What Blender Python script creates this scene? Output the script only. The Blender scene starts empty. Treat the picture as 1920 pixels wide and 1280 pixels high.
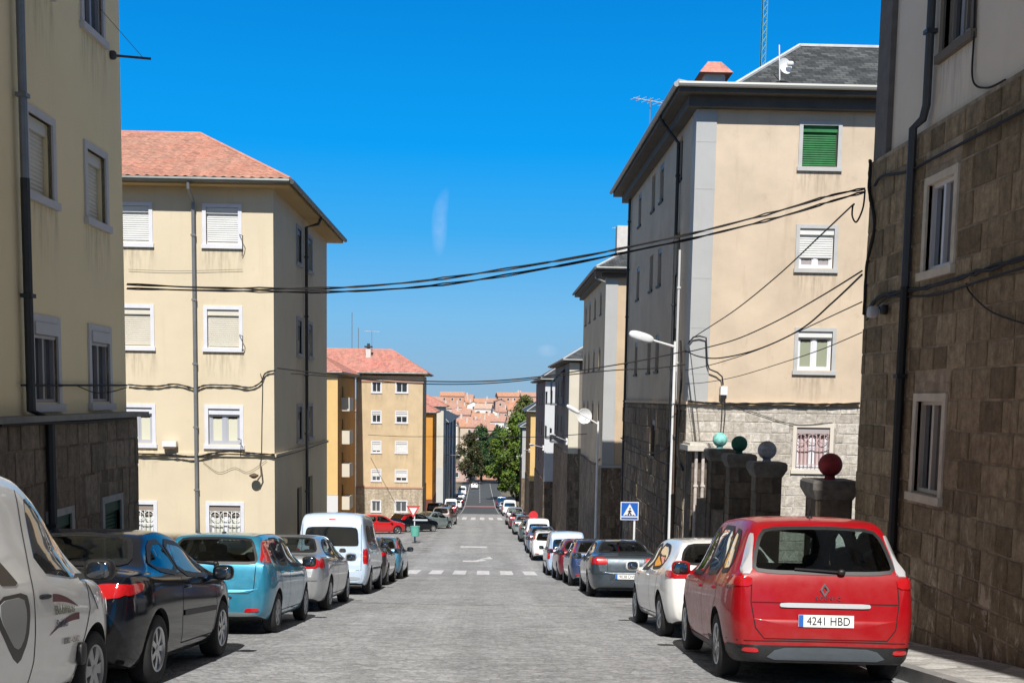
import bpy, bmesh, math, random
from mathutils import Vector, Matrix
from mathutils.bvhtree import BVHTree
rad = math.radians
random.seed(7)
scene = bpy.context.scene
COL = scene.collection
# ------------------------------------------------------------------ camera
F_PX, PPX, PPY = 2100.0, 960.0, 961.0
YAW, PITCH, ROLL = 0.022947, 0.102144, 0.016
EYE = Vector((0, 0, 1.38))
_fw = Vector((math.sin(YAW)*math.cos(PITCH), math.cos(YAW)*math.cos(PITCH), -math.sin(PITCH)))
_r0 = Vector((math.cos(YAW), -math.sin(YAW), 0)); _u0 = _r0.cross(_fw)
_r = _r0*math.cos(ROLL) + _u0*math.sin(ROLL)
_u = _u0*math.cos(ROLL) - _r0*math.sin(ROLL)
cam_data = bpy.data.cameras.new("camera")
cam = bpy.data.objects.new("camera", cam_data); COL.objects.link(cam)
cam.matrix_world = Matrix(((_r.x, _u.x, -_fw.x, EYE.x), (_r.y, _u.y, -_fw.y, EYE.y), (_r.z, _u.z, -_fw.z, EYE.z), (0, 0, 0, 1)))
cam_data.sensor_width = 36; cam_data.sensor_fit = 'HORIZONTAL'
cam_data.lens = 36*F_PX/1920
cam_data.shift_y = (PPY-640)/1920; cam_data.shift_x = (960-PPX)/1920
cam_data.clip_start = 0.1; cam_data.clip_end = 9000
scene.camera = cam
# ------------------------------------------------------------------ sky, sun, exposure
SUN_EL, SUN_AZ = rad(47), rad(1.3)       # the sun stands behind the camera, a hair to the left
world = bpy.data.worlds.new("World"); scene.world = world; world.use_nodes = True
wn, wl = world.node_tree.nodes, world.node_tree.links
wn.clear()
out = wn.new('ShaderNodeOutputWorld'); bg = wn.new('ShaderNodeBackground'); bg.inputs['Strength'].default_value = 0.1
sky = wn.new('ShaderNodeTexSky'); sky.sky_type = 'NISHITA'; sky.sun_disc = False
sky.sun_elevation = SUN_EL; sky.sun_rotation = math.pi + SUN_AZ
sky.altitude = 1100; sky.air_density = 1.25; sky.dust_density = 0.25; sky.ozone_density = 2.2
hs = wn.new('ShaderNodeHueSaturation'); hs.inputs['Saturation'].default_value = 1.1; hs.inputs['Value'].default_value = 1.0
hs.inputs['Hue'].default_value = 0.5
wl.new(sky.outputs[0], hs.inputs['Color'])
# a thin wisp of cloud high over the street
def wnode(t, **kw):
    n = wn.new(t)
    for k, v in kw.items(): setattr(n, k, v)
    return n
def wmath(op, a, b=None):
    n = wnode('ShaderNodeMath', operation=op)
    for i, v in enumerate((a, b)):
        if v is None: continue
        if isinstance(v, (int, float)): n.inputs[i].default_value = v
        else: wl.new(v, n.inputs[i])
    return n.outputs[0]
tc = wnode('ShaderNodeTexCoord'); sep = wnode('ShaderNodeSeparateXYZ'); wl.new(tc.outputs['Generated'], sep.inputs[0])
az = wmath('ARCTAN2', sep.outputs[0], sep.outputs[1]); el = wmath('ARCSINE', sep.outputs[2])
nz = wnode('ShaderNodeTexNoise'); nz.inputs['Scale'].default_value = 90; nz.inputs['Detail'].default_value = 5
wl.new(tc.outputs['Generated'], nz.inputs['Vector'])
def wisp(a0, e0, wa, we, curve, amt):
    de = wmath('SUBTRACT', el, e0)
    bend = wmath('MULTIPLY', wmath('MULTIPLY', de, wmath('MAXIMUM', de, 0.0)), curve)
    da = wmath('DIVIDE', wmath('SUBTRACT', wmath('SUBTRACT', az, a0), bend), wa)
    d2 = wmath('ADD', wmath('POWER', wmath('ABSOLUTE', da), 2.0), wmath('POWER', wmath('ABSOLUTE', wmath('DIVIDE', de, we)), 2.4))
    m = wmath('MAXIMUM', wmath('SUBTRACT', 1.0, d2), 0.0)
    return wmath('MULTIPLY', wmath('MULTIPLY', m, wmath('ADD', wmath('MULTIPLY', nz.outputs[0], 1.1), 0.0)), amt)
w1 = wisp(-0.0445, 0.150, 0.0075, 0.030, 7.0, 0.36)
w2 = wisp(-0.019, 0.0385+0.085, 0.003, 0.003, 0.0, 0.25)
w3 = wisp(0.052, 0.042, 0.010, 0.006, 0.0, 0.35)
wm = wmath('MINIMUM', wmath('ADD', w1, w3), 1.0)
mix = wnode('ShaderNodeMixRGB'); mix.inputs[2].default_value = (5.2, 6.4, 8.6, 1)
# the clear deep blue of that day low down, warm grey added overhead: bands of colour by height above the horizon, blended over the Nishita sky
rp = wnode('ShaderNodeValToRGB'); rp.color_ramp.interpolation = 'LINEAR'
SKY_BANDS = [(0.0, (.28, .46, .64)), (.012, (.26, .46, .66)), (.044, (.188, .491, .807)), (.09, (.045, .40, .86)), (.134, (0, .337, .887)), (.21, (0, .238, .723)), (.29, (.06, .15, .36)), (.36, (.17, .165, .16)), (1.0, (.26, .205, .15))]  # upper bands, out of view, tinted warm and brightened to light the shaded walls
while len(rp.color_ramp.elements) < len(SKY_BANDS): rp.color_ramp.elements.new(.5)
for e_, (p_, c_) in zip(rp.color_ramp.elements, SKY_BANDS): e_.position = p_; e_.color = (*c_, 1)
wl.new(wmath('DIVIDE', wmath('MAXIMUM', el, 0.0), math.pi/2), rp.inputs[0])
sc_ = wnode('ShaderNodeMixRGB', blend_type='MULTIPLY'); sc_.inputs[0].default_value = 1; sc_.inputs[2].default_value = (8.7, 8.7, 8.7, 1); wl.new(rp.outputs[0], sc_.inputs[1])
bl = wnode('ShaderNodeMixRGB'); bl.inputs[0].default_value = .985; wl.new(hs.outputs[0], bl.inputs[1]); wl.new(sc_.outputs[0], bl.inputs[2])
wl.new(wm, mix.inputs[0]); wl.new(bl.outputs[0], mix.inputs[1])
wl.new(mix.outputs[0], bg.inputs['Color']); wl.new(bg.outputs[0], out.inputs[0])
sd = bpy.data.lights.new("sun", 'SUN'); sd.energy = 4.8; sd.angle = rad(0.5); sd.color = (1.0, 0.955, 0.895)
so = bpy.data.objects.new("sun", sd); COL.objects.link(so)
so.rotation_euler = (math.pi/2-SUN_EL, 0, -SUN_AZ); so.location = (-5, -40, 60)
vs = scene.view_settings
scene.display_settings.display_device = 'sRGB'
vs.view_transform = 'Standard'; vs.look = 'None'; vs.exposure = 0.25; vs.gamma = 1.0
scene.cycles.max_bounces = 6; scene.cycles.diffuse_bounces = 3; scene.cycles.glossy_bounces = 3
scene.cycles.transmission_bounces = 4; scene.cycles.caustics_reflective = False; scene.cycles.caustics_refractive = False

# ------------------------------------------------------------------ helpers
def at(px, py, Y=None, X=None):
    """The place on the plane Y= or X= that the photograph shows at pixel (px, py) of 1920 x 1280."""
    d = _fw + _r*((px-PPX)/F_PX) - _u*((py-PPY)/F_PX)
    t = (Y-EYE.y)/d.y if Y is not None else (X-EYE.x)/d.x
    return EYE + d*t
def pchip(pts):
    xs = [p[0] for p in pts]; ys = [p[1] for p in pts]; n = len(xs)
    d = [(ys[i+1]-ys[i])/(xs[i+1]-xs[i]) for i in range(n-1)]
    m = [d[0]] + [0 if d[i-1]*d[i] <= 0 else 2*d[i-1]*d[i]/(d[i-1]+d[i]) for i in range(1, n-1)] + [d[-1]]
    def f(x):
        if x <= xs[0]: return ys[0]
        if x >= xs[-1]: return ys[-1]
        i = 0
        while x > xs[i+1]: i += 1
        h = xs[i+1]-xs[i]; t = (x-xs[i])/h
        return (ys[i]*(1+2*t)*(1-t)**2 + h*m[i]*t*(1-t)**2 + ys[i+1]*t*t*(3-2*t) + h*m[i+1]*t*t*(t-1))
    return f
road_prof = pchip([(-80, 80*.127), (-30, 30*.127), (0, 0), (36, -4.57), (44, -5.55), (50, -6.15), (60, -6.95), (120, -11.69), (185, -16.8), (200, -17.6), (290, -20.85), (340, -22.3), (420, -22.5)])
def road_z(y):
    if y < -80: return 80*.127 + (-80-y)*0.05
    return road_prof(y)
street_x = pchip([(-100, 0), (46, 0), (100, -.25), (190, -.75), (300, -1.5), (420, -2)])
class MB:
    """Collects faces; build() links them as one mesh object."""
    def __init__(s): s.v, s.f, s.mi, s.sm = [], [], [], []
    def face(s, pts, mi=0, sm=False):
        i = len(s.v); s.v += [tuple(p) for p in pts]; s.f.append(tuple(range(i, i+len(pts)))); s.mi.append(mi); s.sm.append(sm)
    def mesh(s, verts, faces, mi=0, sm=False):
        i = len(s.v); s.v += [tuple(p) for p in verts]
        for f in faces: s.f.append(tuple(i+k for k in f)); s.mi.append(mi); s.sm.append(sm)
    def box(s, x0, x1, y0, y1, z0, z1, mi=0, M=None):
        P = [Vector((x, y, z)) for x in (x0, x1) for y in (y0, y1) for z in (z0, z1)]
        if M: P = [M @ p for p in P]
        s.mesh(P, [(0, 1, 3, 2), (4, 6, 7, 5), (0, 4, 5, 1), (2, 3, 7, 6), (0, 2, 6, 4), (1, 5, 7, 3)], mi)
    def tube(s, path, r, n=8, mi=0, cap=True):
        path = [Vector(p) for p in path]; rings = []; ref = None
        for i, p in enumerate(path):
            t = (path[min(i+1, len(path)-1)]-path[max(i-1, 0)]).normalized()
            if ref is None: ref = Vector((0, 0, 1)) if abs(t.z) < .9 else Vector((1, 0, 0))
            a = (ref - t*ref.dot(t)).normalized(); b = t.cross(a); ref = a
            rr = r[i] if isinstance(r, (list, tuple)) else r
            rings.append([p+(a*math.cos(2*math.pi*k/n)+b*math.sin(2*math.pi*k/n))*rr for k in range(n)])
        V = [q for ring in rings for q in ring]
        Fs = [(i*n+k, i*n+(k+1) % n, (i+1)*n+(k+1) % n, (i+1)*n+k) for i in range(len(rings)-1) for k in range(n)]
        if cap: Fs += [tuple(range(n))[::-1], tuple((len(rings)-1)*n+k for k in range(n))]
        s.mesh(V, Fs, mi, True)
    def lathe(s, prof, n=24, M=None, mi=0):
        """prof: (radius, height) along local z"""
        V = [Vector((r*math.cos(2*math.pi*k/n), r*math.sin(2*math.pi*k/n), h)) for r, h in prof for k in range(n)]
        if M: V = [M @ v for v in V]
        s.mesh(V, [(i*n+k, i*n+(k+1) % n, (i+1)*n+(k+1) % n, (i+1)*n+k) for i in range(len(prof)-1) for k in range(n)], mi, True)
    def data(s, name, mats, org=None):
        me = bpy.data.meshes.new(name)
        v = s.v if org is None else [(p[0]-org[0], p[1]-org[1], p[2]-org[2]) for p in s.v]
        me.from_pydata(v, [], s.f)
        for m in (mats if isinstance(mats, (list, tuple)) else [mats]): me.materials.append(m)
        me.polygons.foreach_set('material_index', s.mi); me.polygons.foreach_set('use_smooth', s.sm)
        uv = me.uv_layers.new(name='metres'); off = org or (0, 0, 0)
        for p in me.polygons:
            n = p.normal; a = max(range(3), key=lambda k: abs(n[k]))
            for li in p.loop_indices:
                c = me.vertices[me.loops[li].vertex_index].co
                c = (c[0]+off[0], c[1]+off[1], c[2]+off[2])
                uv.data[li].uv = (c[1], c[2]) if a == 0 else (c[0], c[2]) if a == 1 else (c[0], c[1])
        me.update()
        return me
    def build(s, name, mats, parent=None, world=True, sharp=rad(40)):
        """world: vertices are in world coordinates, the parent is unrotated"""
        org = tuple(parent.matrix_basis.translation) if (parent is not None and world and parent.parent is None) else None
        if parent is not None and world and parent.parent is not None:
            org = tuple(parent.matrix_basis.translation + parent.parent.matrix_basis.translation)
        me = s.data(name, mats, org)
        if any(s.sm): me.set_sharp_from_angle(angle=sharp)
        return link(name, me, parent)
def link(name, me, parent=None):
    o = bpy.data.objects.new(name, me); COL.objects.link(o)
    if parent is not None: o.parent = parent
    return o
def tag(o, label=None, cat=None, group=None, kind=None):
    if label: o['label'] = label
    if cat: o['category'] = cat
    if group: o['group'] = group
    if kind: o['kind'] = kind
    return o
def empty(name, loc, label, cat, group=None, rot=(0, 0, 0)):
    o = bpy.data.objects.new(name, None); COL.objects.link(o); o.location = loc; o.rotation_euler = rot
    o.empty_display_size = .3
    return tag(o, label, cat, group)
def kids(o): return [c for c in list(bpy.data.objects) if c.parent == o]

# ------------------------------------------------------------------ materials
_M = {}
def srgb(r, g, b):
    f = lambda c: (c/255/12.92) if c/255 <= .04045 else ((c/255+.055)/1.055)**2.4
    return (f(r), f(g), f(b), 1)
def mat(name, col, rough=.6, metal=0, coat=0, spec=.5, noise=0, nscale=4, bump=0, bscale=40, emit=0):
    if name in _M: return _M[name]
    m = bpy.data.materials.new(name); m.use_nodes = True; nt = m.node_tree; b = nt.nodes['Principled BSDF']
    c = tuple(col)[:3]+(1,)
    b.inputs['Base Color'].default_value = c; b.inputs['Roughness'].default_value = rough; b.inputs['Metallic'].default_value = metal
    b.inputs['Coat Weight'].default_value = coat; b.inputs['Coat Roughness'].default_value = .04; b.inputs['Specular IOR Level'].default_value = spec
    if noise or bump:
        t = nt.nodes.new('ShaderNodeTexCoord')
    if noise:
        n = nt.nodes.new('ShaderNodeTexNoise'); n.inputs['Scale'].default_value = nscale; n.inputs['Detail'].default_value = 6; n.inputs['Roughness'].default_value = .65
        nt.links.new(t.outputs['Object'], n.inputs['Vector'])
        mr = nt.nodes.new('ShaderNodeMapRange'); mr.inputs[1].default_value = .3; mr.inputs[2].default_value = .7; mr.inputs[3].default_value = 1-noise; mr.inputs[4].default_value = 1+noise
        nt.links.new(n.outputs[0], mr.inputs[0])
        mx = nt.nodes.new('ShaderNodeMixRGB'); mx.blend_type = 'MULTIPLY'; mx.inputs[0].default_value = 1; mx.inputs[1].default_value = c
        nt.links.new(mr.outputs[0], mx.inputs[2]); nt.links.new(mx.outputs[0], b.inputs['Base Color'])
    if bump:
        n2 = nt.nodes.new('ShaderNodeTexNoise'); n2.inputs['Scale'].default_value = bscale; n2.inputs['Detail'].default_value = 5
        nt.links.new(t.outputs['Object'], n2.inputs['Vector'])
        bp = nt.nodes.new('ShaderNodeBump'); bp.inputs['Strength'].default_value = bump; bp.inputs['Distance'].default_value = .02
        nt.links.new(n2.outputs[0], bp.inputs['Height']); nt.links.new(bp.outputs[0], b.inputs['Normal'])
    if emit:
        b.inputs['Emission Color'].default_value = c; b.inputs['Emission Strength'].default_value = emit
    _M[name] = m
    return m
class NT:
    """tiny node helper"""
    def __init__(s, name):
        s.m = bpy.data.materials.new(name); s.m.use_nodes = True; s.t = s.m.node_tree; s.b = s.t.nodes['Principled BSDF']; _M[name] = s.m
    def n(s, t, ins={}, **kw):
        x = s.t.nodes.new(t)
        for k, v in kw.items(): setattr(x, k, v)
        for k, v in ins.items(): s.put(x.inputs[k], v)
        return x
    def put(s, sock, v):
        if hasattr(v, 'is_output') or isinstance(v, bpy.types.NodeSocket): s.t.links.new(v, sock)
        elif isinstance(v, (tuple, list)) and len(v) == 3 and sock.type == 'RGBA': sock.default_value = (*v, 1)
        else: sock.default_value = v
    def uv(s, sc=(1, 1, 1), src='UV'):
        t = s.n('ShaderNodeTexCoord'); mp = s.n('ShaderNodeMapping', {0: t.outputs[src], 3: sc}); return mp.outputs[0]
    def noise(s, vec, scale, detail=5, rough=.6, dist=0):
        return s.n('ShaderNodeTexNoise', {'Vector': vec, 'Scale': scale, 'Detail': detail, 'Roughness': rough, 'Distortion': dist}).outputs[0]
    def rng(s, v, a, b, c, d): return s.n('ShaderNodeMapRange', {0: v, 1: a, 2: b, 3: c, 4: d}).outputs[0]
    def math(s, op, a, b=0.0):
        x = s.n('ShaderNodeMath', operation=op); s.put(x.inputs[0], a); s.put(x.inputs[1], b); return x.outputs[0]
    def mix(s, f, a, b, mode='MIX'):
        x = s.n('ShaderNodeMixRGB', blend_type=mode); s.put(x.inputs[0], f); s.put(x.inputs[1], a); s.put(x.inputs[2], b); return x.outputs[0]
    def bump(s, h, st=.5, d=.02): return s.n('ShaderNodeBump', {'Height': h, 'Strength': st, 'Distance': d}).outputs[0]
    def set(s, **kw):
        for k, v in kw.items(): s.put(s.b.inputs[k.replace('_', ' ')], v)
        return s.m
def plaster(name, col, stain=.12, stain_col=(.25, .2, .15), bumps=.25):
    if name in _M: return _M[name]
    N = NT(name); uv = N.uv(); w = N.uv(src='UV')
    c = N.mix(1, (*col[:3],), N.rng(N.noise(uv, .7, 6, .6), .25, .75, 1-stain*.8, 1+stain*.5), 'MULTIPLY')
    streak = N.noise(N.uv((1.9, .16, 1)), 1.6, 5, .62)
    c = N.mix(N.math('MULTIPLY', N.rng(streak, .56, .78, 0, 1), stain*2.2), c, stain_col)
    blot = N.noise(uv, 2.6, 5, .7, .6)
    c = N.mix(N.math('MULTIPLY', N.rng(blot, .6, .7, 0, 1), stain*1.0), c, stain_col)
    h = N.noise(uv, 55, 4, .7)
    return N.set(Base_Color=c, Roughness=.9, Specular_IOR_Level=.2, Normal=N.bump(N.math('ADD', h, N.math('MULTIPLY', N.noise(uv, 3, 4), 1.6)), bumps, .015))
def ashlar(name, c1, c2, mortar, bw=.55, bh=.33, white=0, wz=None, bumps=.8):
    if name in _M: return _M[name]
    N = NT(name); uv = N.uv()
    dn = N.n('ShaderNodeTexNoise', {'Vector': uv, 'Scale': 1.6, 'Detail': 4, 'Roughness': .65})
    off = N.n('ShaderNodeVectorMath', {0: dn.outputs[1], 1: (.5, .5, .5)}, operation='SUBTRACT')
    off2 = N.n('ShaderNodeVectorMath', {0: off.outputs[0], 3: .14}, operation='SCALE')
    v = N.n('ShaderNodeVectorMath', {0: uv, 1: off2.outputs[0]}, operation='ADD').outputs[0]
    br = N.n('ShaderNodeTexBrick', {'Vector': v, 'Color1': c1, 'Color2': c2, 'Mortar': mortar, 'Scale': 1, 'Mortar Size': .011, 'Mortar Smooth': .35, 'Bias': -.1, 'Brick Width': bw, 'Row Height': bh}, offset=.43, squash=.72, squash_frequency=3)
    c = N.mix(1, br.outputs[0], N.rng(N.noise(uv, 5, 7, .72), .28, .72, .55, 1.45), 'MULTIPLY')
    c = N.mix(1, c, N.rng(N.noise(N.uv((2.2, .35, 1)), 1.2, 5, .6), .3, .7, .7, 1.2), 'MULTIPLY')
    if white:
        sx = N.n('ShaderNodeSeparateXYZ', {0: uv})
        zmask = N.rng(sx.outputs[1], wz[0], wz[1], 1, 0)
        wn_ = N.math('MULTIPLY', N.rng(N.noise(N.uv((3.2, 1.1, 1)), 1.5, 7, .72, .8), .56, .66, 0, 1), zmask)
        c = N.mix(N.math('MULTIPLY', wn_, white), c, (.62, .53, .42))
    h = N.math('ADD', N.math('MULTIPLY', br.outputs[1], -1.0), N.math('MULTIPLY', N.noise(uv, 14, 6, .7), .9))
    return N.set(Base_Color=c, Roughness=.92, Specular_IOR_Level=.25, Normal=N.bump(h, bumps, .03))
def blockmat(name, c1, c2, dirt, white=0, wz=None):
    """separate stone blocks: each block its own shade"""
    if name in _M: return _M[name]
    N = NT(name); uv = N.uv(); isl = N.n('ShaderNodeNewGeometry').outputs['Random Per Island']
    c = N.mix(isl, c1, c2)
    c = N.mix(1, c, N.rng(N.noise(uv, 7, 9, .8), .3, .7, .45, 1.55), 'MULTIPLY')
    c = N.mix(N.rng(N.noise(N.uv((3.4, .5, 1)), 1.6, 7, .7), .48, .7, 0, .8), c, dirt)
    if white:
        sx = N.n('ShaderNodeSeparateXYZ', {0: uv}); zm = N.rng(sx.outputs[1], wz[0], wz[1], 1, 0)
        w_ = N.math('MULTIPLY', N.rng(N.noise(N.uv((3.4, 1.0, 1)), 1.3, 8, .74, 1.0), .56, .61, 0, 1), zm)
        c = N.mix(N.math('MULTIPLY', w_, white), c, (.80, .70, .56))
    return N.set(Base_Color=c, Roughness=.92, Specular_IOR_Level=.2, Normal=N.bump(N.math('ADD', N.noise(uv, 11, 8, .75), N.math('MULTIPLY', N.noise(uv, 45, 4, .7), .4)), .9, .03))
def tilemat(name, col, var=.25, bumps=0.3):
    if name in _M: return _M[name]
    N = NT(name); uv = N.uv(); ob = N.uv(src='Object')
    br = N.n('ShaderNodeTexBrick', {'Vector': uv, 'Color1': (.72, .72, .72), 'Color2': (1.2, 1.2, 1.2), 'Mortar': (.8, .8, .8), 'Scale': 1, 'Mortar Size': .004, 'Brick Width': .25, 'Row Height': .36})
    c = N.mix(1, col, br.outputs[0], 'MULTIPLY')
    c = N.mix(N.rng(N.noise(ob, .8, 6, .7), .35, .7, 0, .45), c, (.42, .33, .26))
    c = N.mix(1, c, N.rng(N.noise(ob, 7, 5, .7), .3, .7, 1-var, 1+var), 'MULTIPLY')
    return N.set(Base_Color=c, Roughness=.85, Normal=N.bump(N.noise(ob, 30, 4), bumps, .01))
def slate(name):
    if name in _M: return _M[name]
    N = NT(name); uv = N.uv()
    br = N.n('ShaderNodeTexBrick', {'Vector': uv, 'Color1': (.032, .040, .046), 'Color2': (.115, .125, .13), 'Mortar': (.012, .014, .016), 'Scale': 1, 'Mortar Size': .012, 'Bias': -.25, 'Brick Width': .30, 'Row Height': .20})
    c = N.mix(1, br.outputs[0], N.rng(N.noise(uv, 2.2, 6, .7), .3, .7, .6, 1.5), 'MULTIPLY')
    c = N.mix(N.rng(N.noise(uv, 6, 4, .6), .62, .72, 0, .5), c, (.2, .2, .19))
    return N.set(Base_Color=c, Roughness=.62, Normal=N.bump(br.outputs[1], -.6, .02))
def paving(name, col, row=.13, dark=.85, amp=.2, lanes=None):
    if name in _M: return _M[name]
    N = NT(name); uv = N.uv()
    dn = N.noise(uv, 2.3, 3, .5)
    vv = N.n('ShaderNodeVectorMath', {0: uv, 1: N.n('ShaderNodeCombineXYZ', {0: N.math('MULTIPLY', dn, .10), 1: N.math('MULTIPLY', dn, .14)}).outputs[0]}, operation='ADD').outputs[0]
    br = N.n('ShaderNodeTexBrick', {'Vector': vv, 'Color1': (.98, .98, .98), 'Color2': (1.02, 1.02, 1.02), 'Mortar': (.97, .97, .97), 'Scale': 1, 'Mortar Size': .014, 'Mortar Smooth': .6, 'Brick Width': row*1.5, 'Row Height': row})
    c = N.mix(1, col, br.outputs[0], 'MULTIPLY')
    c = N.mix(1, c, N.rng(N.noise(uv, .35, 6, .65), .3, .7, 1-amp, 1+amp), 'MULTIPLY')
    c = N.mix(1, c, N.rng(N.noise(N.uv((.5, 3.0, 1)), 2.2, 5, .7), .3, .7, 1-amp*.8, 1+amp*.8), 'MULTIPLY')
    c = N.mix(1, c, N.rng(N.noise(uv, 22, 5, .8), .3, .7, .58, 1.42), 'MULTIPLY')
    c = N.mix(1, c, N.rng(N.noise(N.uv((2.2, 6.5, 1)), 1.6, 6, .75, .4), .3, .7, .76, 1.24), 'MULTIPLY')
    lane = N.noise(N.uv((1.1, .03, 1)), 1.0, 3, .5); c = N.mix(1, c, N.rng(lane, .3, .7, .86, 1.12), 'MULTIPLY')
    patch_ = N.rng(N.noise(N.uv((.35, .16, 1)), 1.0, 2, .4), .60, .62, 0, .22); c = N.mix(patch_, c, (.20, .20, .20))
    vo = N.n('ShaderNodeTexVoronoi', {'Vector': N.n('ShaderNodeMapping', {0: vv, 3: (1.0, 1.25, 1)}).outputs[0], 'Scale': .95/row, 'Randomness': .75})
    ed = N.n('ShaderNodeTexVoronoi', {'Vector': N.n('ShaderNodeMapping', {0: vv, 3: (1.0, 1.25, 1)}).outputs[0], 'Scale': .95/row, 'Randomness': .75}, feature='DISTANCE_TO_EDGE').outputs[0]
    cell = N.n('ShaderNodeSeparateColor', {0: vo.outputs['Color']}).outputs[0]
    c = N.mix(1, c, N.rng(cell, 0, 1, .80, 1.20), 'MULTIPLY')
    gap = N.math('MULTIPLY', N.rng(ed, .02, .10, 1, 0), N.rng(N.noise(uv, 3.0, 4, .6), .45, .65, .06, .42)); c = N.mix(gap, c, (.12, .115, .105))
    blot = N.rng(N.noise(uv, 1.3, 6, .7, .5), .62, .74, 0, .5)
    c = N.mix(blot, c, (.11, .105, .10))
    if lanes:                                                    # oil and dirt where cars stand, and along the kerbs
        xx = N.n('ShaderNodeSeparateXYZ', {0: uv}).outputs[0]; msk = 0
        for a, b in lanes:
            k = N.math('MULTIPLY', N.rng(xx, a-.25, a+.2, 0, 1), N.rng(xx, b-.2, b+.25, 1, 0)); msk = k if isinstance(msk, int) else N.math('ADD', msk, k)
        oil = N.math('MULTIPLY', N.rng(N.noise(uv, 1.1, 6, .65, .4), .46, .66, 0, .55), msk); c = N.mix(oil, c, (.07, .066, .06))
    h = N.math('ADD', N.rng(ed, 0, .16, 0, 1.1), N.noise(uv, 20, 5, .7))
    return N.set(Base_Color=c, Roughness=.88, Specular_IOR_Level=.3, Normal=N.bump(h, .55, .02))
def paint(name, col, metal=.0, flake=.06, coat=1.0, spec=.5):
    if name in _M: return _M[name]
    N = NT(name); ob = N.uv(src='Object')
    dirt = N.rng(N.noise(ob, 3.0, 6, .7), .45, .8, 0, 1)
    low = N.math('MULTIPLY', N.rng(N.n('ShaderNodeSeparateXYZ', {0: ob}).outputs[2], .25, .75, 1, 0), N.rng(N.noise(ob, 5, 6, .7), .3, .75, 0, 1))
    c = N.mix(N.math('ADD', N.math('MULTIPLY', dirt, flake if max(col) > .1 else .012), N.math('MULTIPLY', low, .22 if max(col) > .1 else .06)), col, (.25, .22, .18))
    return N.set(Base_Color=c, Metallic=metal, Roughness=(N.rng(N.noise(ob, 9, 4), .3, .7, .28, .42) if max(col) > .04 else .09), Coat_Weight=(coat if max(col) > .04 else 0.0), Coat_Roughness=.045, Specular_IOR_Level=spec)
M_GLASS = mat('dark glass', (.010, .013, .016), .03, coat=1, spec=.9)
M_GLASS.node_tree.nodes['Principled BSDF'].inputs['IOR'].default_value = 1.75
def clearglass(name, tint):
    N = NT(name); tr = N.n('ShaderNodeBsdfTransparent', {0: tint}); gl = N.n('ShaderNodeBsdfGlossy', {0: (.95, .97, 1.0), 'Roughness': .015})
    fr = N.n('ShaderNodeFresnel', {0: 1.62}); ms = N.n('ShaderNodeMixShader', {0: fr.outputs[0], 1: tr.outputs[0], 2: gl.outputs[0]})
    N.t.links.new(ms.outputs[0], N.t.nodes['Material Output'].inputs[0]); return N.m
M_CGLASS = clearglass('tinted car glass', (.46, .53, .51))
def stainmat(name):
    N = NT(name); ob = N.uv((7.5, 1, .9), 'Object'); sx = N.n('ShaderNodeSeparateXYZ', {0: N.uv(src='Object')})
    fade = N.math('MULTIPLY', N.rng(sx.outputs[2], -1.05, -.12, 0, 1), N.rng(N.math('ABSOLUTE', sx.outputs[0]), .42, .66, 1, 0))
    a = N.math('MULTIPLY', N.rng(N.noise(ob, 1.4, 5, .62), .46, .72, 0, .33), fade)
    N.set(Base_Color=(.13, .11, .085), Roughness=.95, Alpha=a); return N.m
M_STAIN = stainmat('rain streak below a sill')
def windowglass(name):
    N = NT(name); df = N.n('ShaderNodeBsdfDiffuse', {0: (.022, .026, .03, 1)}); gl = N.n('ShaderNodeBsdfGlossy', {0: (.92, .95, 1.0, 1), 'Roughness': .012})
    w_ = N.bump(N.noise(N.uv(src='Object'), 1.3, 2), .04, .02); N.t.links.new(w_, gl.inputs['Normal'])
    f = N.math('MINIMUM', N.math('MULTIPLY', N.n('ShaderNodeFresnel', {0: 2.2}).outputs[0], 1.9), .85)
    ms = N.n('ShaderNodeMixShader', {0: f, 1: df.outputs[0], 2: gl.outputs[0]}); N.t.links.new(ms.outputs[0], N.t.nodes['Material Output'].inputs[0]); return N.m
M_WGLASS = windowglass('window glass')
M_BLACK = mat('black plastic', (.012, .012, .013), .5, noise=.3, nscale=20)
M_RUBBER = mat('tyre rubber', (.016, .016, .017), .85, noise=.3, nscale=12)
M_DARK = mat('underbody', (.008, .008, .008), .9)
M_ALLOY = mat('wheel alloy', (.50, .51, .53), .33, metal=.85, noise=.15, nscale=9)
M_CHROME = mat('chrome', (.75, .76, .78), .16, metal=1)
M_RED = mat('red lamp', (.45, .008, .012), .12, coat=1)
M_CLEAR = mat('clear lamp', (.62, .62, .64), .15, metal=.3, coat=1)
M_ORANGE = mat('amber lamp', (.7, .16, .02), .15, coat=1)
M_PLATE = mat('plate white', (.78, .79, .78), .4)
M_EU = mat('plate blue', (.02, .12, .45), .4)
M_INK = mat('ink', (.015, .015, .017), .5)
M_WHITE = mat('white painted metal', (.75, .76, .76), .45, noise=.08, nscale=5)
M_PVC = mat('white window frame', (.72, .74, .78), .45, noise=.05, nscale=3)
M_TRIM = mat('pale window surround', (.66, .68, .74), .8, noise=.08, nscale=2, bump=.1)
M_SHUT = mat('white roller shutter', (.70, .71, .70), .55, noise=.06, nscale=2)
M_CREAMSHUT = mat('cream roller shutter', (.66, .63, .55), .6, noise=.06, nscale=2)
M_GREENSHUT = mat('green roller shutter', (.012, .17, .045), .6, noise=.3, nscale=3)
M_PIPE = mat('grey downpipe', (.20, .21, .22), .5, metal=.3, noise=.15, nscale=3)
M_DPIPE = mat('dark downpipe', (.03, .033, .036), .6, noise=.2, nscale=3)
M_CABLE = mat('black cable', (.010, .009, .009), .7)
M_GUTTER = mat('zinc gutter', (.10, .11, .11), .45, metal=.5, noise=.2, nscale=3)
M_IRON = mat('window bars', (.05, .05, .055), .5)
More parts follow.
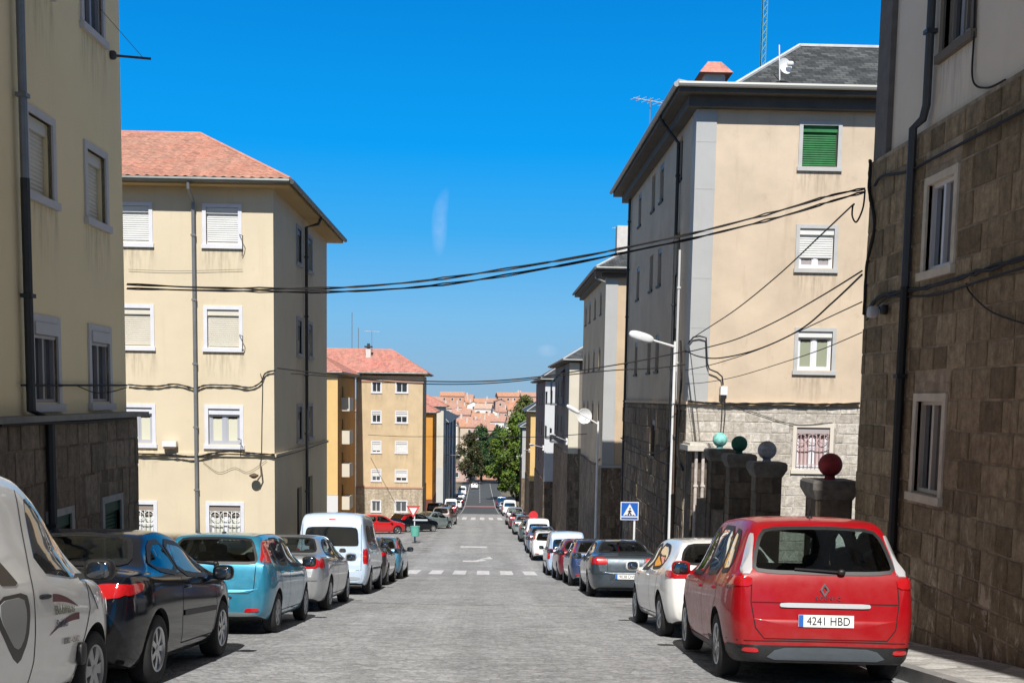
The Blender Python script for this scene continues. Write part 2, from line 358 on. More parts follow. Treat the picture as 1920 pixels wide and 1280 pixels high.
# ------------------------------------------------------------------ ground, road, pavements
M_ROAD = paving('worn pale street setts', (.335, .342, .35), row=.10, amp=.14, lanes=((-4.7, -3.2), (2.6, 4.1), (-5.2, -4.8), (4.0, 4.4)))
M_ASPH = mat('far dark asphalt', (.075, .082, .086), .85, noise=.2, nscale=.6)
M_WALK = paving('pavement concrete', (.44, .43, .41), row=.42, amp=.15)
M_KERB = mat('kerb stone', (.26, .255, .25), .85, noise=.25, nscale=2.5, bump=.3)
M_LINE = mat('road paint', (.60, .60, .60), .7, noise=.32, nscale=5)
M_REDLINE = mat('red road paint', (.42, .16, .17), .8, noise=.2, nscale=3)
M_EARTH = mat('dry ground', (.17, .15, .11), .95, noise=.35, nscale=.15, bump=.3, bscale=4)
def strip(mb, x0, x1, ya, yb, dz=0.0, step=2.0, mi=0, bend=True):
    n = max(1, int((yb-ya)/step)); V = []
    for i in range(n+1):
        y = ya+(yb-ya)*i/n; sx = street_x(y) if bend else 0
        for x in (x0, x1): V.append((x+sx, y, road_z(y)+dz))
    mb.mesh(V, [(2*i, 2*i+1, 2*i+3, 2*i+2) for i in range(n)], mi, True)
def terrain_z(y):
    return road_z(y)-.05 if y < 340 else _far(y)
_far = pchip([(340, -22.35), (370, -22.2), (450, -16), (560, -8), (660, -2.5), (760, -1), (1000, -6), (2000, -20), (8000, -60)])
g = MB(); ysg = [-120+4*i for i in range(116)]+[350, 370, 400, 430, 460, 500, 540, 580, 620, 660, 700, 760, 850, 1000, 1400, 2200, 4000, 8000]
xsg = [-4000, -900, -200, -60, -25, -12, -6, 0, 6, 12, 25, 60, 200, 900, 4000]
g.mesh([(x, y, terrain_z(y)) for y in ysg for x in xsg],
       [(i*len(xsg)+j, i*len(xsg)+j+1, (i+1)*len(xsg)+j+1, (i+1)*len(xsg)+j) for i in range(len(ysg)-1) for j in range(len(xsg)-1)], 0, True)
tag(g.build('ground', M_EARTH), kind='structure')
m = MB(); strip(m, -5.0, 4.25, -40, 147); tag(m.build('road', M_ROAD), kind='structure')
m = MB(); strip(m, -40, -5.0, 44.5, 101, .001); tag(m.build('side_road', M_ROAD), kind='structure')
m = MB(); strip(m, -3.1, 2.3, 147, 330, .006); strip(m, -4.9, -3.1, 147, 330); strip(m, 2.3, 4.25, 147, 330); tag(m.build('far_road', M_ASPH), kind='structure')
def pavement(x0, x1, kx, ya, yb):
    """a raised pavement between x0 and x1 with its kerb along kx (one of the two)"""
    m = MB(); e = .16; s = 1 if kx == x0 else -1
    a, b = (x0+e, x1) if s > 0 else (x0, x1-e)
    strip(m, a, b, ya, yb, .14); o = tag(m.build('pavement', M_WALK), kind='structure')
    k = MB(); ka, kb = min(kx, kx+s*e), max(kx, kx+s*e)
    n = int((yb-ya)/1.0)
    for i in range(n):
        y0 = ya+(yb-ya)*i/n+.006; y1 = ya+(yb-ya)*(i+1)/n-.006; sx = street_x(y0); j = random.uniform(-.006, .006)
        V = [(x+sx, y, road_z(y)+dz+j) for y in (y0, y1) for x in (ka, kb) for dz in (-.12, .146)]
        k.mesh(V, [(0, 1, 3, 2), (4, 6, 7, 5), (0, 4, 5, 1), (2, 3, 7, 6), (1, 5, 7, 3)])
    tag(k.build('kerb', M_KERB), kind='structure')
    return o
pavement(4.25, 16, 4.25, -20, 44.2); pavement(4.25, 9, 4.25, 52, 176)
pavement(-16, -5.0, -5.0, -20, 42.6); pavement(-14, -4.9, -4.9, 101, 240)
m = MB()
for i in range(-5, 5):                                       # zebra crossing at the end of the first block
    x = -.35+i*.93; 
    if -4.6 < x < 4: strip(m, x, x+.5, 42.6, 45.9, .005)
for i in range(-3, 4):
    x = -.35+i*.98; strip(m, x, x+.5, 119, 128.5, .005)
for x0, x1, y0, y1 in ((-1.45, 0.1, 64.8, 66.2),):
    strip(m, x0, x1, y0, y1, .005)
def quad(m, P, dz=.005): m.face([(x, y, road_z(y)+dz) for x, y in P])
quad(m, [(-1.1, 52.6), (-.35, 52.6), (-.35, 53.5), (-1.1, 53.5)]); quad(m, [(-.35, 52.9), (.05, 53.9), (-.2, 54.6), (-.6, 53.5)]); quad(m, [(-.35, 54.6), (.35, 54.9), (.2, 56.6), (-.05, 55.5)])
for s in (-3.0, 2.2):
    strip(m, s, s+.07, 150, 290, .011)
for i in range(14): strip(m, -.45, -.33, 205+i*7, 208+i*7, .011)
tag(m.build('road_markings', M_LINE), kind='structure')
m = MB(); strip(m, -3.1, 2.3, 188, 192.5, .011); tag(m.build('red_road_stripe', M_REDLINE), kind='structure')

# ------------------------------------------------------------------ windows (meshes shared between equal windows)
_wc = {}
def window_meshes(w, h, shut, shutmat, frame, sur, bars, leaf, depth, far):
    key = (round(w, 2), round(h, 2), round(shut, 2), shutmat.name if shutmat else '', frame.name, sur.name if sur else '', bars, leaf, far)
    if key in _wc: return _wc[key]
    R = {}
    mb = MB(); tw = .10; d = -.03                                # surround, proud of the wall, with a sill
    if sur:
        mb.box(-w/2-tw, -w/2, d, .05, -.02, h+tw); mb.box(w/2, w/2+tw, d, .05, -.02, h+tw); mb.box(-w/2, w/2, d+.002, .05, h, h+tw-.002)
        mb.box(-w/2-tw-.03, w/2+tw+.03, d-.04, .07, -.12, -.02)
    else:
        mb.box(-w/2-.04, w/2+.04, -.05, .07, -.07, 0)
    R['window'] = (mb.data('window', sur or frame), None)
    f = MB(); y0, y1 = depth-.03, depth+.04; t = .045 if far else .055
    f.box(-w/2, -w/2+t, y0, y1, 0, h); f.box(w/2-t, w/2, y0, y1, 0, h); f.box(-w/2+t, w/2-t, y0, y1, 0, t); f.box(-w/2+t, w/2-t, y0, y1, h-t, h)
    if leaf == 2:
        f.box(-.03 if far else -.045, .03 if far else .045, y0-.004, y1, t, h-t)
        if not far:
            for a, b in ((-w/2+t, -.045), (.045, w/2-t)):       # the two casements
                f.box(a, a+.04, y0+.012, y1, t, h-t); f.box(b-.04, b, y0+.012, y1, t, h-t); f.box(a+.04, b-.04, y0+.012, y1, t, t+.045); f.box(a+.04, b-.04, y0+.012, y1, h-t-.045, h-t)
    R['frame'] = (f.data('frame', frame), None)
    if sur and not bars:
        q = MB(); q.face([(-w/2-.2, -.006, -1.05), (w/2+.2, -.006, -1.05), (w/2+.2, -.006, -.121), (-w/2-.2, -.006, -.121)]); R['sill_stain'] = (q.data('sill_stain', M_STAIN), None)
    p = MB(); p.box(-w/2+.02, w/2-.02, depth+.02, depth+.026, .02, h-.02)
    R['pane'] = (p.data('pane', M_WGLASS), None)
    if shut > 0:
        s = MB(); top = h-.16; zb = max(.03, h*(1-shut)); ys = depth-.06
        s.box(-w/2+.005, w/2-.005, ys-.05, depth-.035, top, h-.004)
        n = max(1, int((top-zb)/(.055 if not far else .16)))
        for i in range(n):
            a = zb+(top-zb)*i/n; b = zb+(top-zb)*(i+1)/n
            V = [(x, ys+dy, z) for x in (-w/2+.02, w/2-.02) for dy, z in ((.018, a), (0, a+(b-a)*.35), (.004, b-.006), (.02, b))]
            s.mesh(V, [(0, 4, 5, 1), (1, 5, 6, 2), (2, 6, 7, 3)], 0, False)
        R['shutter'] = (s.data('shutter', shutmat), None)
    if bars:
        b = MB(); n = int(w/.11)
        for i in range(n+1): b.tube([(-w/2+.03+(w-.06)*i/n, .03, .02), (-w/2+.03+(w-.06)*i/n, .03, h-.05)], .009, 5)
        for z in (.12, h*.5, h-.16): b.box(-w/2, w/2, .022, .04, z-.012, z+.012)
        if bars >= 2:
            for i in range(3):
                x = -w/2+w*(i+.5)/3; b.tube([(x+.13*math.cos(a*.5), .03, h-.3+.12*math.sin(a*.5)) for a in range(13)], .012, 5)
        R['bars'] = (b.data('bars', M_WHITE if bars == 3 else mat('pale window bars', (.45, .33, .33), .6)), None)
    _wc[key] = R
    return R
def put_window(parent, face, u, z, w, h, ctx, shut=0, shutmat=None, frame=None, sur=None, bars=0, leaf=2, depth=.13, far=False, label=None, curtain=None):
    frame = frame or M_PVC
    R = window_meshes(w, h, shut, shutmat or M_SHUT, frame, sur, bars, leaf, depth, far)
    x0, x1, y0, y1, inset = ctx
    loc = {'F': (u, y0-inset, z), 'R': (x1+inset, u, z), 'L': (x0-inset, u, z)}[face]
    rz = {'F': 0, 'R': math.pi/2, 'L': -math.pi/2}[face]
    o = link('window', R['window'][0], parent); o.location = Vector(loc)-parent.location; o.rotation_euler = (0, 0, rz)
    if label: o['label'] = label
    for k in R:
        if k != 'window': link(k, R[k][0], o)
    if curtain:
        c = MB(); n = 16
        V = []
        for i in range(n+1):
            x = -w/2+.06+(w-.12)*i/n
            for zz in (.05, h*curtain[1]): V.append((x, depth+.006+.006*math.sin(i*2.1), zz))
        c.mesh(V, [(2*i, 2*i+2, 2*i+3, 2*i+1) for i in range(n)], 0, True)
        link('curtain', c.data('curtain', curtain[0]), o)
    return o
def facade(mb, face, ext, ua, ub, za, zb, wins, d0=0.0, mi=0, reveal=.2, rmi=None):
    """one wall face with real openings; wins: (u0, u1, z0, z1)"""
    x0, x1, y0, y1 = ext
    P = {'F': lambda u, z, d: (u, y0+d, z), 'R': lambda u, z, d: (x1-d, u, z), 'L': lambda u, z, d: (x0+d, u, z), 'B': lambda u, z, d: (u, y1-d, z)}[face]
    us = sorted({ua, ub, *[w[k] for w in wins for k in (0, 1)]}); zs = sorted({za, zb, *[w[k] for w in wins for k in (2, 3)]})
    for i in range(len(us)-1):
        for j in range(len(zs)-1):
            a, b, c, d = us[i], us[i+1], zs[j], zs[j+1]
            if b-a < 1e-5 or d-c < 1e-5 or any(w[0]-1e-6 <= a and b <= w[1]+1e-6 and w[2]-1e-6 <= c and d <= w[3]+1e-6 for w in wins): continue
            mb.face([P(a, c, d0), P(b, c, d0), P(b, d, d0), P(a, d, d0)], mi)
    r = mi if rmi is None else rmi
    for a, b, c, d in wins:
        for q in (((a, c), (a, d)), ((b, c), (b, d)), ((a, c), (b, c)), ((a, d), (b, d))):
            (u1, z1), (u2, z2) = q
            mb.face([P(u1, z1, d0), P(u2, z2, d0), P(u2, z2, d0+reveal), P(u1, z1, d0+reveal)], r)
def masonry(P, face, ext, ua, ub, za, zb, wins, d0, m, seed, bw=(.28, .66), bh=(.24, .40), proud=(.009, .022)):
    """real stone blocks with open joints in front of the wall's mortar face"""
    rnd = random.Random(seed); x0, x1, y0, y1 = ext; mb = MB()
    F = {'F': lambda u, z, d: (u, y0+d, z), 'R': lambda u, z, d: (x1-d, u, z), 'L': lambda u, z, d: (x0+d, u, z)}[face]
    wins = [(a-.02, b+.02, c-.02, d+.02) for a, b, c, d in wins]; z = za
    while z < zb-.1:
        h = rnd.uniform(*bh); zt = min(z+h, zb)
        if zb-zt < .12: zt = zb
        u = ua-rnd.random()*.3
        while u < ub-.05:
            w = rnd.uniform(*bw); a, b = max(u, ua), min(u+w, ub); u += w
            spans = [(a, b)]
            for wa, wb, wc, wd in wins:
                if wd <= z+.03 or wc >= zt-.03: continue
                spans = [s for p, q in spans for s in ((p, min(q, wa)), (max(p, wb), q)) if s[1]-s[0] > .06]
            for p, q in spans:
                if q-p < .06: continue
                j = .013; ch = .013; pr = rnd.uniform(*proud); jz = lambda: rnd.uniform(-.006, .006)
                o = [(p+j, z+j+jz()), (q-j, z+j+jz()), (q-j+jz(), zt-j+jz()), (p+j+jz(), zt-j+jz())]
                i_ = [(o[0][0]+ch, o[0][1]+ch), (o[1][0]-ch, o[1][1]+ch), (o[2][0]-ch, o[2][1]-ch), (o[3][0]+ch, o[3][1]-ch)]
                t = [rnd.uniform(-.005, .005) for _ in range(4)]
                V = [F(k, l, d0+.012) for k, l in o]+[F(k, l, d0-pr*.55) for k, l in o]+[F(k, l, d0-pr-t[n]) for n, (k, l) in enumerate(i_)]
                mb.mesh(V, [(0, 1, 5, 4), (1, 2, 6, 5), (2, 3, 7, 6), (3, 0, 4, 7), (4, 5, 9, 8), (5, 6, 10, 9), (6, 7, 11, 10), (7, 4, 8, 11), (8, 9, 10, 11)])
        z = zt
    return mb.build('stone_blocks', m, P)
def tile_slope(mb, A, B, C, D, pitch=.25, row=.36, amp=.035, per=6):
    A, B, C, D = map(Vector, (A, B, C, D)); e = (B-A); L = e.length; e = e/L
    up = ((D+C)/2-(A+B)/2); up = up-e*up.dot(e); SL = up.length; up = up/SL; nrm = e.cross(up).normalized()
    if nrm.z < 0: nrm = -nrm
    sD, sC = (D-A).dot(e), (C-A).dot(e); nr = max(2, int(SL/row)); ns = int(L/pitch*per)
    rows = []
    for r in range(nr):
        for fr in (0.0, .97):
            t = (r+fr)/nr; lo, hi = sD*t, L+(sC-L)*t
            line = []
            for k in range(ns+1):
                s = min(max(L*k/ns, lo), hi)
                hgt = amp*(.5+.5*math.cos(2*math.pi*s/pitch))+.03*(1-fr)
                line.append(A+e*s+up*(SL*t)+nrm*(hgt+.01))
            rows.append(line)
    V = [p for l in rows for p in l]; w = ns+1; Fs = []
    for i in range(len(rows)-1):
        for k in range(ns):
            q = (i*w+k, i*w+k+1, (i+1)*w+k+1, (i+1)*w+k)
            if (V[q[0]]-V[q[1]]).length > 1e-4 or (V[q[2]]-V[q[3]]).length > 1e-4: Fs.append(q)
    mb.mesh(V, Fs, 0, True)
def hip_roof(P, x0, x1, y0, y1, ze, over, rise, run0, run1, rmat, capmat, eavemat, tile=None, gutters='F', gmat=None, thick=.14, cornice=0, ymid=None, caps=.06, flare=None):
    X0, X1, Y0, Y1 = x0-over, x1+over, y0-over, y1+over; ym = ymid or (Y0+Y1)/2
    a, b, c, d = (X0, Y0, ze), (X1, Y0, ze), (X1, Y1, ze), (X0, Y1, ze); r0, r1 = (X0+run0, ym, ze+rise), (X1-run1, ym, ze+rise)
    mb = MB()
    if tile:
        tile_slope(mb, a, b, r1, r0, tile); tile_slope(mb, b, c, r1, r1, tile); tile_slope(mb, d, a, r0, r0, tile); mb.face([c, d, r0, r1])
    else:
        if flare:
            t, zf = flare; K = lambda p, q: (p[0]+(q[0]-p[0])*t, p[1]+(q[1]-p[1])*t, ze+rise*zf)
            a2, b2, c2, d2 = K(a, r0), K(b, r1), K(c, r1), K(d, r0)
            for q in ((a, b, b2, a2), (b, c, c2, b2), (c, d, d2, c2), (d, a, a2, d2), (a2, b2, r1, r0), (b2, c2, r1), (c2, d2, r0, r1), (d2, a2, r0)): mb.face(q)
        else: mb.face([a, b, r1, r0]); mb.face([b, c, r1]); mb.face([c, d, r0, r1]); mb.face([d, a, r0])
    ro = mb.build('roof', rmat, P, sharp=rad(60))
    cp = MB(); lift = Vector((0, 0, .03))
    for p, q in ([(a, a2), (b, b2), (c, c2), (d, d2), (a2, r0), (b2, r1), (c2, r1), (d2, r0), (r0, r1)] if flare else [(a, r0), (b, r1), (c, r1), (d, r0), (r0, r1)]): cp.tube([Vector(p)+lift, Vector(q)+lift], caps, 6)
    cp.build('ridge_cap', capmat, ro)
    ev = MB(); ev.box(X0+.03, X1-.03, Y0+.03, Y1-.03, ze-thick, ze-.004)
    if cornice: ev.box(x0-over*.45, x1+over*.45, y0-over*.45, y1+over*.45, ze-thick-cornice, ze-thick)
    ev.build('eave', eavemat, P)
    if gutters:
        gt = MB(); zg = ze-.03
        if 'F' in gutters: gt.tube([(X0, Y0-.05, zg), (X1, Y0-.05, zg)], .07, 8)
        if 'R' in gutters: gt.tube([(X1+.05, Y0, zg), (X1+.05, Y1, zg)], .07, 8)
        if 'L' in gutters: gt.tube([(X0-.05, Y0, zg), (X0-.05, Y1, zg)], .07, 8)
        gt.build('gutter', gmat or M_GUTTER, P)
    return ro
def building(label, x0, x1, y0, y1, zb, zs, ze_wall, wallm, stonem, street, wins, cat='apartment building', proud=.08, frontstone=None, name='apartment_building', group=None):
    """walls with openings; wins: dict(face, u, z, w, h, + put_window options); zs: top of the stone base (None = no base)"""
    P = empty(name, ((x0+x1)/2, (y0+y1)/2, zb), label, cat, group)
    ext = (x0, x1, y0, y1); lo = zb if zs is None else zs
    wm = MB(); sm = MB()
    for face in 'FRLB':
        ua, ub = (x0, x1) if face in 'FB' else (y0, y1)
        rects = [(w['u']-w['w']/2, w['u']+w['w']/2, w['z'], w['z']+w['h']) for w in wins if w['face'] == face]
        facade(wm, face, ext, ua, ub, lo, ze_wall, [r for r in rects if r[2] >= lo])
        if zs is not None:
            e = proud if face in 'FB' else proud
            facade(sm, face, ext, ua-e, ub+e, zb, zs, [r for r in rects if r[2] < zs], -proud, 1 if (face == 'F' and frontstone) else 0, reveal=.2+proud)
    wm.build('wall', wallm, P)
    if zs is not None:
        e = proud
        sm.mesh([(x0-e, y0-e, zs), (x1+e, y0-e, zs), (x1+e, y1+e, zs), (x0-e, y1+e, zs)], [(0, 1, 2, 3)], 0)
        sm.build('stone_base', [stonem, frontstone or stonem], P)
    for w in wins:
        k = {q: w[q] for q in w if q not in ('face', 'u', 'z', 'w', 'h')}
        st = zs is not None and w['z'] < zs
        put_window(P, w['face'], w['u'], w['z'], w['w'], w['h'], (x0, x1, y0, y1, proud if st else 0), **k)
    return P
def W(face, u, z, w=.95, h=1.2, **k): return dict(face=face, u=u, z=z, w=w, h=h, **k)
def downpipe(P, pts, m, r=.045, name='downpipe'):
    mb = MB(); mb.tube(pts, r, 8)
    for i in range(len(pts)-1):
        a, b = Vector(pts[i]), Vector(pts[i+1])
        if (b-a).length > 2:
            n = int((b-a).length/1.6)
            for k in range(n): 
                q = a+(b-a)*(k+.5)/n; mb.box(q.x-r-.012, q.x+r+.012, q.y-r-.012, q.y+r+.012, q.z-.025, q.z+.025)
    return mb.build(name, m, P)
# materials of the walls
PL_BEIGE = plaster('beige plaster', (.90, .75, .47), .06, (.5, .43, .33))
PL_YELLOW = plaster('pale yellow plaster', (.665, .58, .43), .10, (.42, .33, .2))
PL_GREYW = plaster('off white plaster', (.82, .745, .64), .08, (.5, .46, .41))
PL_CREAM = plaster('peach cream plaster', (.61, .505, .385), .22, (.36, .27, .19))
PL_CREAM2 = plaster('ochre cream plaster', (.58, .45, .31), .2, (.33, .25, .18))
PL_OCHRE = plaster('ochre plaster', (.60, .47, .30), .2, (.36, .24, .12))
PL_ORANGE = plaster('orange plaster', (.62, .29, .06), .12, (.4, .18, .05))
PL_SAND = plaster('sand plaster', (.62, .58, .48), .12, (.4, .35, .28))
PL_YEL2 = plaster('warm yellow plaster', (.68, .47, .2), .1, (.4, .28, .14))
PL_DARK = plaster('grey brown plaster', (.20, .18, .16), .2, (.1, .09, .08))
PILASTER = plaster('grey pilaster plaster', (.43, .44, .44), .10, (.28, .27, .26))
ST_DARK = ashlar('dark brown stone', (.34, .275, .205), (.46, .375, .28), (.40, .32, .24), white=.85, wz=(-.9, 1.4))
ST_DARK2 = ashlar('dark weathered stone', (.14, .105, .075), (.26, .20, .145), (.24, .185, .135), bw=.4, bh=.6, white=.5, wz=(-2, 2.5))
ST_PALE = ashlar('pale front stone', (.47, .435, .385), (.58, .545, .49), (.44, .40, .345), bumps=.7)  # paler stone for the front face only
ST_SAND = ashlar('sand coloured stone', (.42, .36, .27), (.50, .43, .33), (.38, .32, .24), bumps=.4)
TILE = tilemat('terracotta roof tiles', (.47, .215, .155))
TILE2 = tilemat('rose roof tiles', (.52, .20, .16))
SLATE = slate('roof slates')
CAP_T = mat('terracotta ridge', (.55, .25, .17), .85, noise=.25, nscale=3)
CAP_W = mat('pale lead flashing', (.55, .56, .56), .6, noise=.15, nscale=4)
SOF_TAN = plaster('tan soffit', (.52, .36, .17), .08)
SOF_DARK = mat('dark painted soffit', (.085, .08, .072), .8, noise=.2, nscale=2)

# ---- left, nearest: beige block on a dark stone base
def zr(y): return road_z(y)
PIPE_Y = 14.42; TRIM_L = mat('mauve grey surround', (.56, .545, .55), .85, noise=.08, nscale=2)
wl = []
for yc, sty in ((15.17, 0), (17.27, 1)):
    wl += [W('R', yc, 3.92, .80, .98, shut=.98, shutmat=M_CREAMSHUT, sur=TRIM_L, depth=.17), W('R', yc, 1.22, .80, 1.05, shut=.20, shutmat=TRIM_L, sur=TRIM_L, depth=.06, far=True, frame=mat('grey mauve frame', (.34, .33, .35), .45)),
           W('R', yc, 6.66, .80, 1.0, sur=TRIM_L, depth=.06, far=True, frame=mat('grey mauve frame', (.34, .33, .35), .45)), W('R', yc+.02, -1.42, .76, 1.12, shut=.45 if sty == 0 else .98, shutmat=mat('dark green shutter', (.01, .06, .035), .6), sur=mat('grey stone surround', (.34, .33, .31), .85, noise=.2), bars=0, depth=.12, frame=mat('dark green frame', (.01, .07, .04), .5))]
L1 = building('beige apartment building on a dark stone base at the left edge, close by', -16, -5.9, -8, 18.5, road_z(18.5)-1, .98, 9.9, PL_BEIGE, ST_DARK2, 'R', wl, proud=.13)
hip_roof(L1, -16, -5.9, -8, 18.5, 10.1, .7, 2.4, 5, 5, TILE, CAP_T, SOF_TAN, None, 'R')
BLK_L = blockmat('brown grey stone blocks', (.20, .155, .115), (.29, .228, .17), (.10, .078, .058), .5, (-3.5, -.5)); BLK_R = blockmat('brown stone blocks', (.215, .168, .108), (.42, .335, .225), (.12, .095, .062), .9, (-1.5, .7))
def rects(wl, face): return [(w['u']-w['w']/2-.12, w['u']+w['w']/2+.12, w['z']-.10, w['z']+w['h']+.12) for w in wl if w['face'] == face]
masonry(L1, 'R', (-16, -5.9, -8, 18.5), 9, 18.62, -3.0, .96, rects(wl, 'R'), -.13, BLK_L, 11, (.3, .62), (.42, .62))
mb = MB(); mb.box(-5.9, -5.60, -8.05, 18.72, .985, 1.06); mb.build('ledge', mat('grey ledge', (.22, .21, .19), .85, noise=.2), L1)
downpipe(L1, [(-5.80, PIPE_Y, 10), (-5.80, PIPE_Y, 4.0)], M_PIPE, .055)
downpipe(L1, [(-5.80, PIPE_Y, 4.0), (-5.80, PIPE_Y, 1.12), (-5.70, PIPE_Y+.35, 1.02), (-5.70, PIPE_Y+.35, road_z(14.8)+.1)], M_DPIPE, .06)
# ---- left, second: pale yellow block with a terracotta roof
wl = []
for xc in (-7.23, -9.62, -12.4):
    wl += [W('F', xc, 5.38, .86, .97, shut=.93, shutmat=M_SHUT, sur=M_TRIM), W('F', xc, 2.62, .86, 1.02, shut=.98, shutmat=M_CREAMSHUT, sur=M_TRIM),
           W('F', xc, -.02, .86, .98, shut=.22, shutmat=M_TRIM, sur=M_TRIM, frame=mat('grey window frame', (.42, .44, .5), .4), curtain=(mat('pale blind', (.62, .62, .5), .8), .72)),
           W('F', xc, -2.75, .86, 1.05, shut=.30, shutmat=mat('taupe roller shutter', (.28, .24, .21), .6), sur=M_TRIM, bars=3, curtain=(mat('pale curtain', (.60, .62, .55), .9), .66))]
for yc in (35.1, 37.2):
    wl += [W('R', yc, z, .8, 1.0, sur=mat('grey surround', (.38, .38, .40), .85), shut=s, shutmat=M_PIPE) for z, s in ((5.4, .9), (2.65, .6), (-.0, .4))]
wl += [W('R', 35.1, -3.1, .9, 1.6, sur=None, frame=M_DPIPE), W('R', 37.3, -3.4, .9, 2.1, sur=None, frame=M_DPIPE)]
L2 = building('pale yellow apartment building with terracotta hip roof, sunlit front', -17.5, -5.86, 31, 41.1, road_z(41.1)-.3, None, 6.86, PL_YELLOW, None, 'R', wl)
hip_roof(L2, -17.5, -5.86, 31, 41.1, 7.0, .55, 2.35, 5.7, 3.75, TILE, CAP_T, SOF_TAN, .25, 'FR', M_GUTTER)
mb = MB()
mb.box(-17.5, -5.80, 30.94, 31, -.34, -.26); mb.box(-5.86, -5.80, 31, 41.1, -.34, -.26); mb.build('ledge', PL_YELLOW, L2)
downpipe(L2, [(-7.98, 30.42, 6.95), (-7.98, 30.45, 6.75), (-7.98, 30.90, 6.45), (-7.98, 30.90, road_z(31)+.1)], M_PIPE, .05)
downpipe(L2, [(-5.3, 36.0, 6.9), (-5.4, 36.0, 6.7), (-5.77, 36.0, 6.6), (-5.77, 36.0, road_z(36)+.1)], M_DPIPE, .05)
# ---- right, nearest: off white upper storeys over dark brown stone
stone_sur = mat('beige stone surround', (.62, .56, .46), .85, noise=.2, nscale=3)
frame_w = mat('pale grey frame', (.74, .75, .78), .4)
wl = [W('L', 13.84, 3.05, .82, 1.05, sur=stone_sur, depth=.07, frame=frame_w, far=True), W('L', 13.84, .28, .82, 1.14, sur=stone_sur, depth=.07, far=True, frame=mat('cream frame', (.55, .52, .46), .5)),
      W('L', 13.84, 5.72, .82, 1.15, sur=mat('brown surround', (.17, .14, .11), .8), depth=.08, frame=mat('taupe frame', (.30, .27, .24), .5), shut=.2, shutmat=M_CREAMSHUT)]
for yc in (10.3, 7.4, 4.5): wl += [W('L', yc, z, .82, 1.08, sur=stone_sur, depth=.16) for z in (3.05, .28, 5.72)]
R1 = building('off white building over dark brown stone storeys at the right edge, close by', 5.58, 16, -8, 16.4, road_z(16.4)-1, 4.84, 10.6, PL_GREYW, ST_DARK, 'L', wl, proud=.09)
masonry(R1, 'L', (5.58, 16, -8, 16.4), 7, 16.48, -2.4, 4.80, rects(wl, 'L'), -.09, BLK_R, 12)
hip_roof(R1, 5.58, 16, -8, 16.4, 10.8, .7, 2.6, 5, 5, SLATE, CAP_W, SOF_DARK, None, 'L')
mb = MB(); mb.box(5.50, 5.58, 15.95, 16.44, 4.85, 10.6); mb.build('pilaster', mat('dark grey pilaster', (.15, .14, .13), .85, noise=.2), R1)
downpipe(R1, [(5.50, 14.52, 10.5), (5.50, 14.52, 5.15), (5.50, 14.62, 5.0), (5.41, 14.70, 4.9), (5.41, 14.70, 2.9)], mat('slate grey downpipe', (.05, .058, .066), .5), .055)
downpipe(R1, [(5.41, 14.70, 2.9), (5.41, 14.70, road_z(14.7)+.15)], mat('black downpipe', (.012, .012, .012), .6), .06)
# ---- right, second: peach front, slate roof
grey_sur = mat('grey render surround', (.46, .47, .47), .85, noise=.1, nscale=2)
wl = [W('F', 8.61, 7.54, .93, 1.05, sur=grey_sur, shut=.97, shutmat=M_GREENSHUT, frame=M_DPIPE, depth=.16, label='window with a green roller blind'), W('F', 8.63, 4.92, .92, 1.03, sur=grey_sur, shut=.74, shutmat=M_SHUT, curtain=(mat('grey lace curtain', (.35, .33, .34), .9), .4)),
      W('F', 8.70, 2.24, .92, 1.03, sur=grey_sur, shut=.20, shutmat=M_SHUT, curtain=(mat('dim curtain', (.30, .33, .24), .9), .75)), W('F', 8.74, -.40, .9, 1.12, sur=mat('off white surround', (.66, .61, .54), .85), bars=2, shut=.2, shutmat=mat('ornate grey pelmet', (.40, .36, .36), .7), curtain=(mat('pink curtain', (.55, .42, .42), .9), .86), label='barred window with a pink curtain')]
for k, z in enumerate((7.6, 5.0, 2.3, -.4)):
    wl += [W('L', y, z, .75, 1.15, sur=None, frame=M_DPIPE, shut=s, shutmat=M_PIPE) for y, s in ((32.5, .0), (35.9, .3), (37.7, .0), (41.0, .5)) if z > 1.3 or y < 37]
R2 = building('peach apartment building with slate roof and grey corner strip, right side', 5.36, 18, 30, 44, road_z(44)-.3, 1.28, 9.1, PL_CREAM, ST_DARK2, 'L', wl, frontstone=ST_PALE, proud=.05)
masonry(R2, 'F', (5.36, 18, 30, 44), 5.36, 13, -4.0, 1.25, rects(wl, 'F'), -.05, blockmat('pale front blocks', (.44, .405, .355), (.60, .565, .51), (.40, .36, .30)), 13, (.3, .6), (.24, .34), (.008, .016))  # front blocks, paler than those on the street side
masonry(R2, 'L', (5.36, 18, 30, 44), 30, 44, -5.6, 1.25, rects(wl, 'L'), -.05, blockmat('patchy dark blocks', (.15, .115, .08), (.29, .225, .16), (.08, .062, .045), .9, (-4, 2)), 14, (.4, .8), (.4, .6), (.009, .03))  # darker blocks with random pale patches, more towards the bottom
hip_roof(R2, 5.36, 18, 30, 44, 9.42, .62, 3.2, 5, 4.1, SLATE, CAP_W, SOF_DARK, None, 'FL', mat('pale zinc gutter', (.34, .35, .34), .5, metal=.3), thick=.2, cornice=.28, ymid=36.7, flare=(.34, .15))
mb = MB(); mb.box(5.335, 5.87, 29.965, 30, 1.3, 8.93)
for z in (2.1, 3.3, 4.6, 5.8, 6.9, 8.1): mb.box(5.33, 5.875, 29.96, 29.967, z, z+.02)
mb.box(5.335, 5.36, 30, 30.5, 1.3, 8.93)
mb.build('pilaster', PILASTER, R2)
mb = MB(); mb.box(5.28, 18.02, 29.90, 30, 1.285, 1.36); mb.box(5.28, 5.36, 30, 44, 1.285, 1.36); mb.build('ledge', PL_CREAM2, R2)
cA, cB = at(1322, 150, Y=34.2), at(1360, 137, Y=34.2); cT, cU = at(1340, 113, Y=34.2), at(1340, 139, Y=34.2)
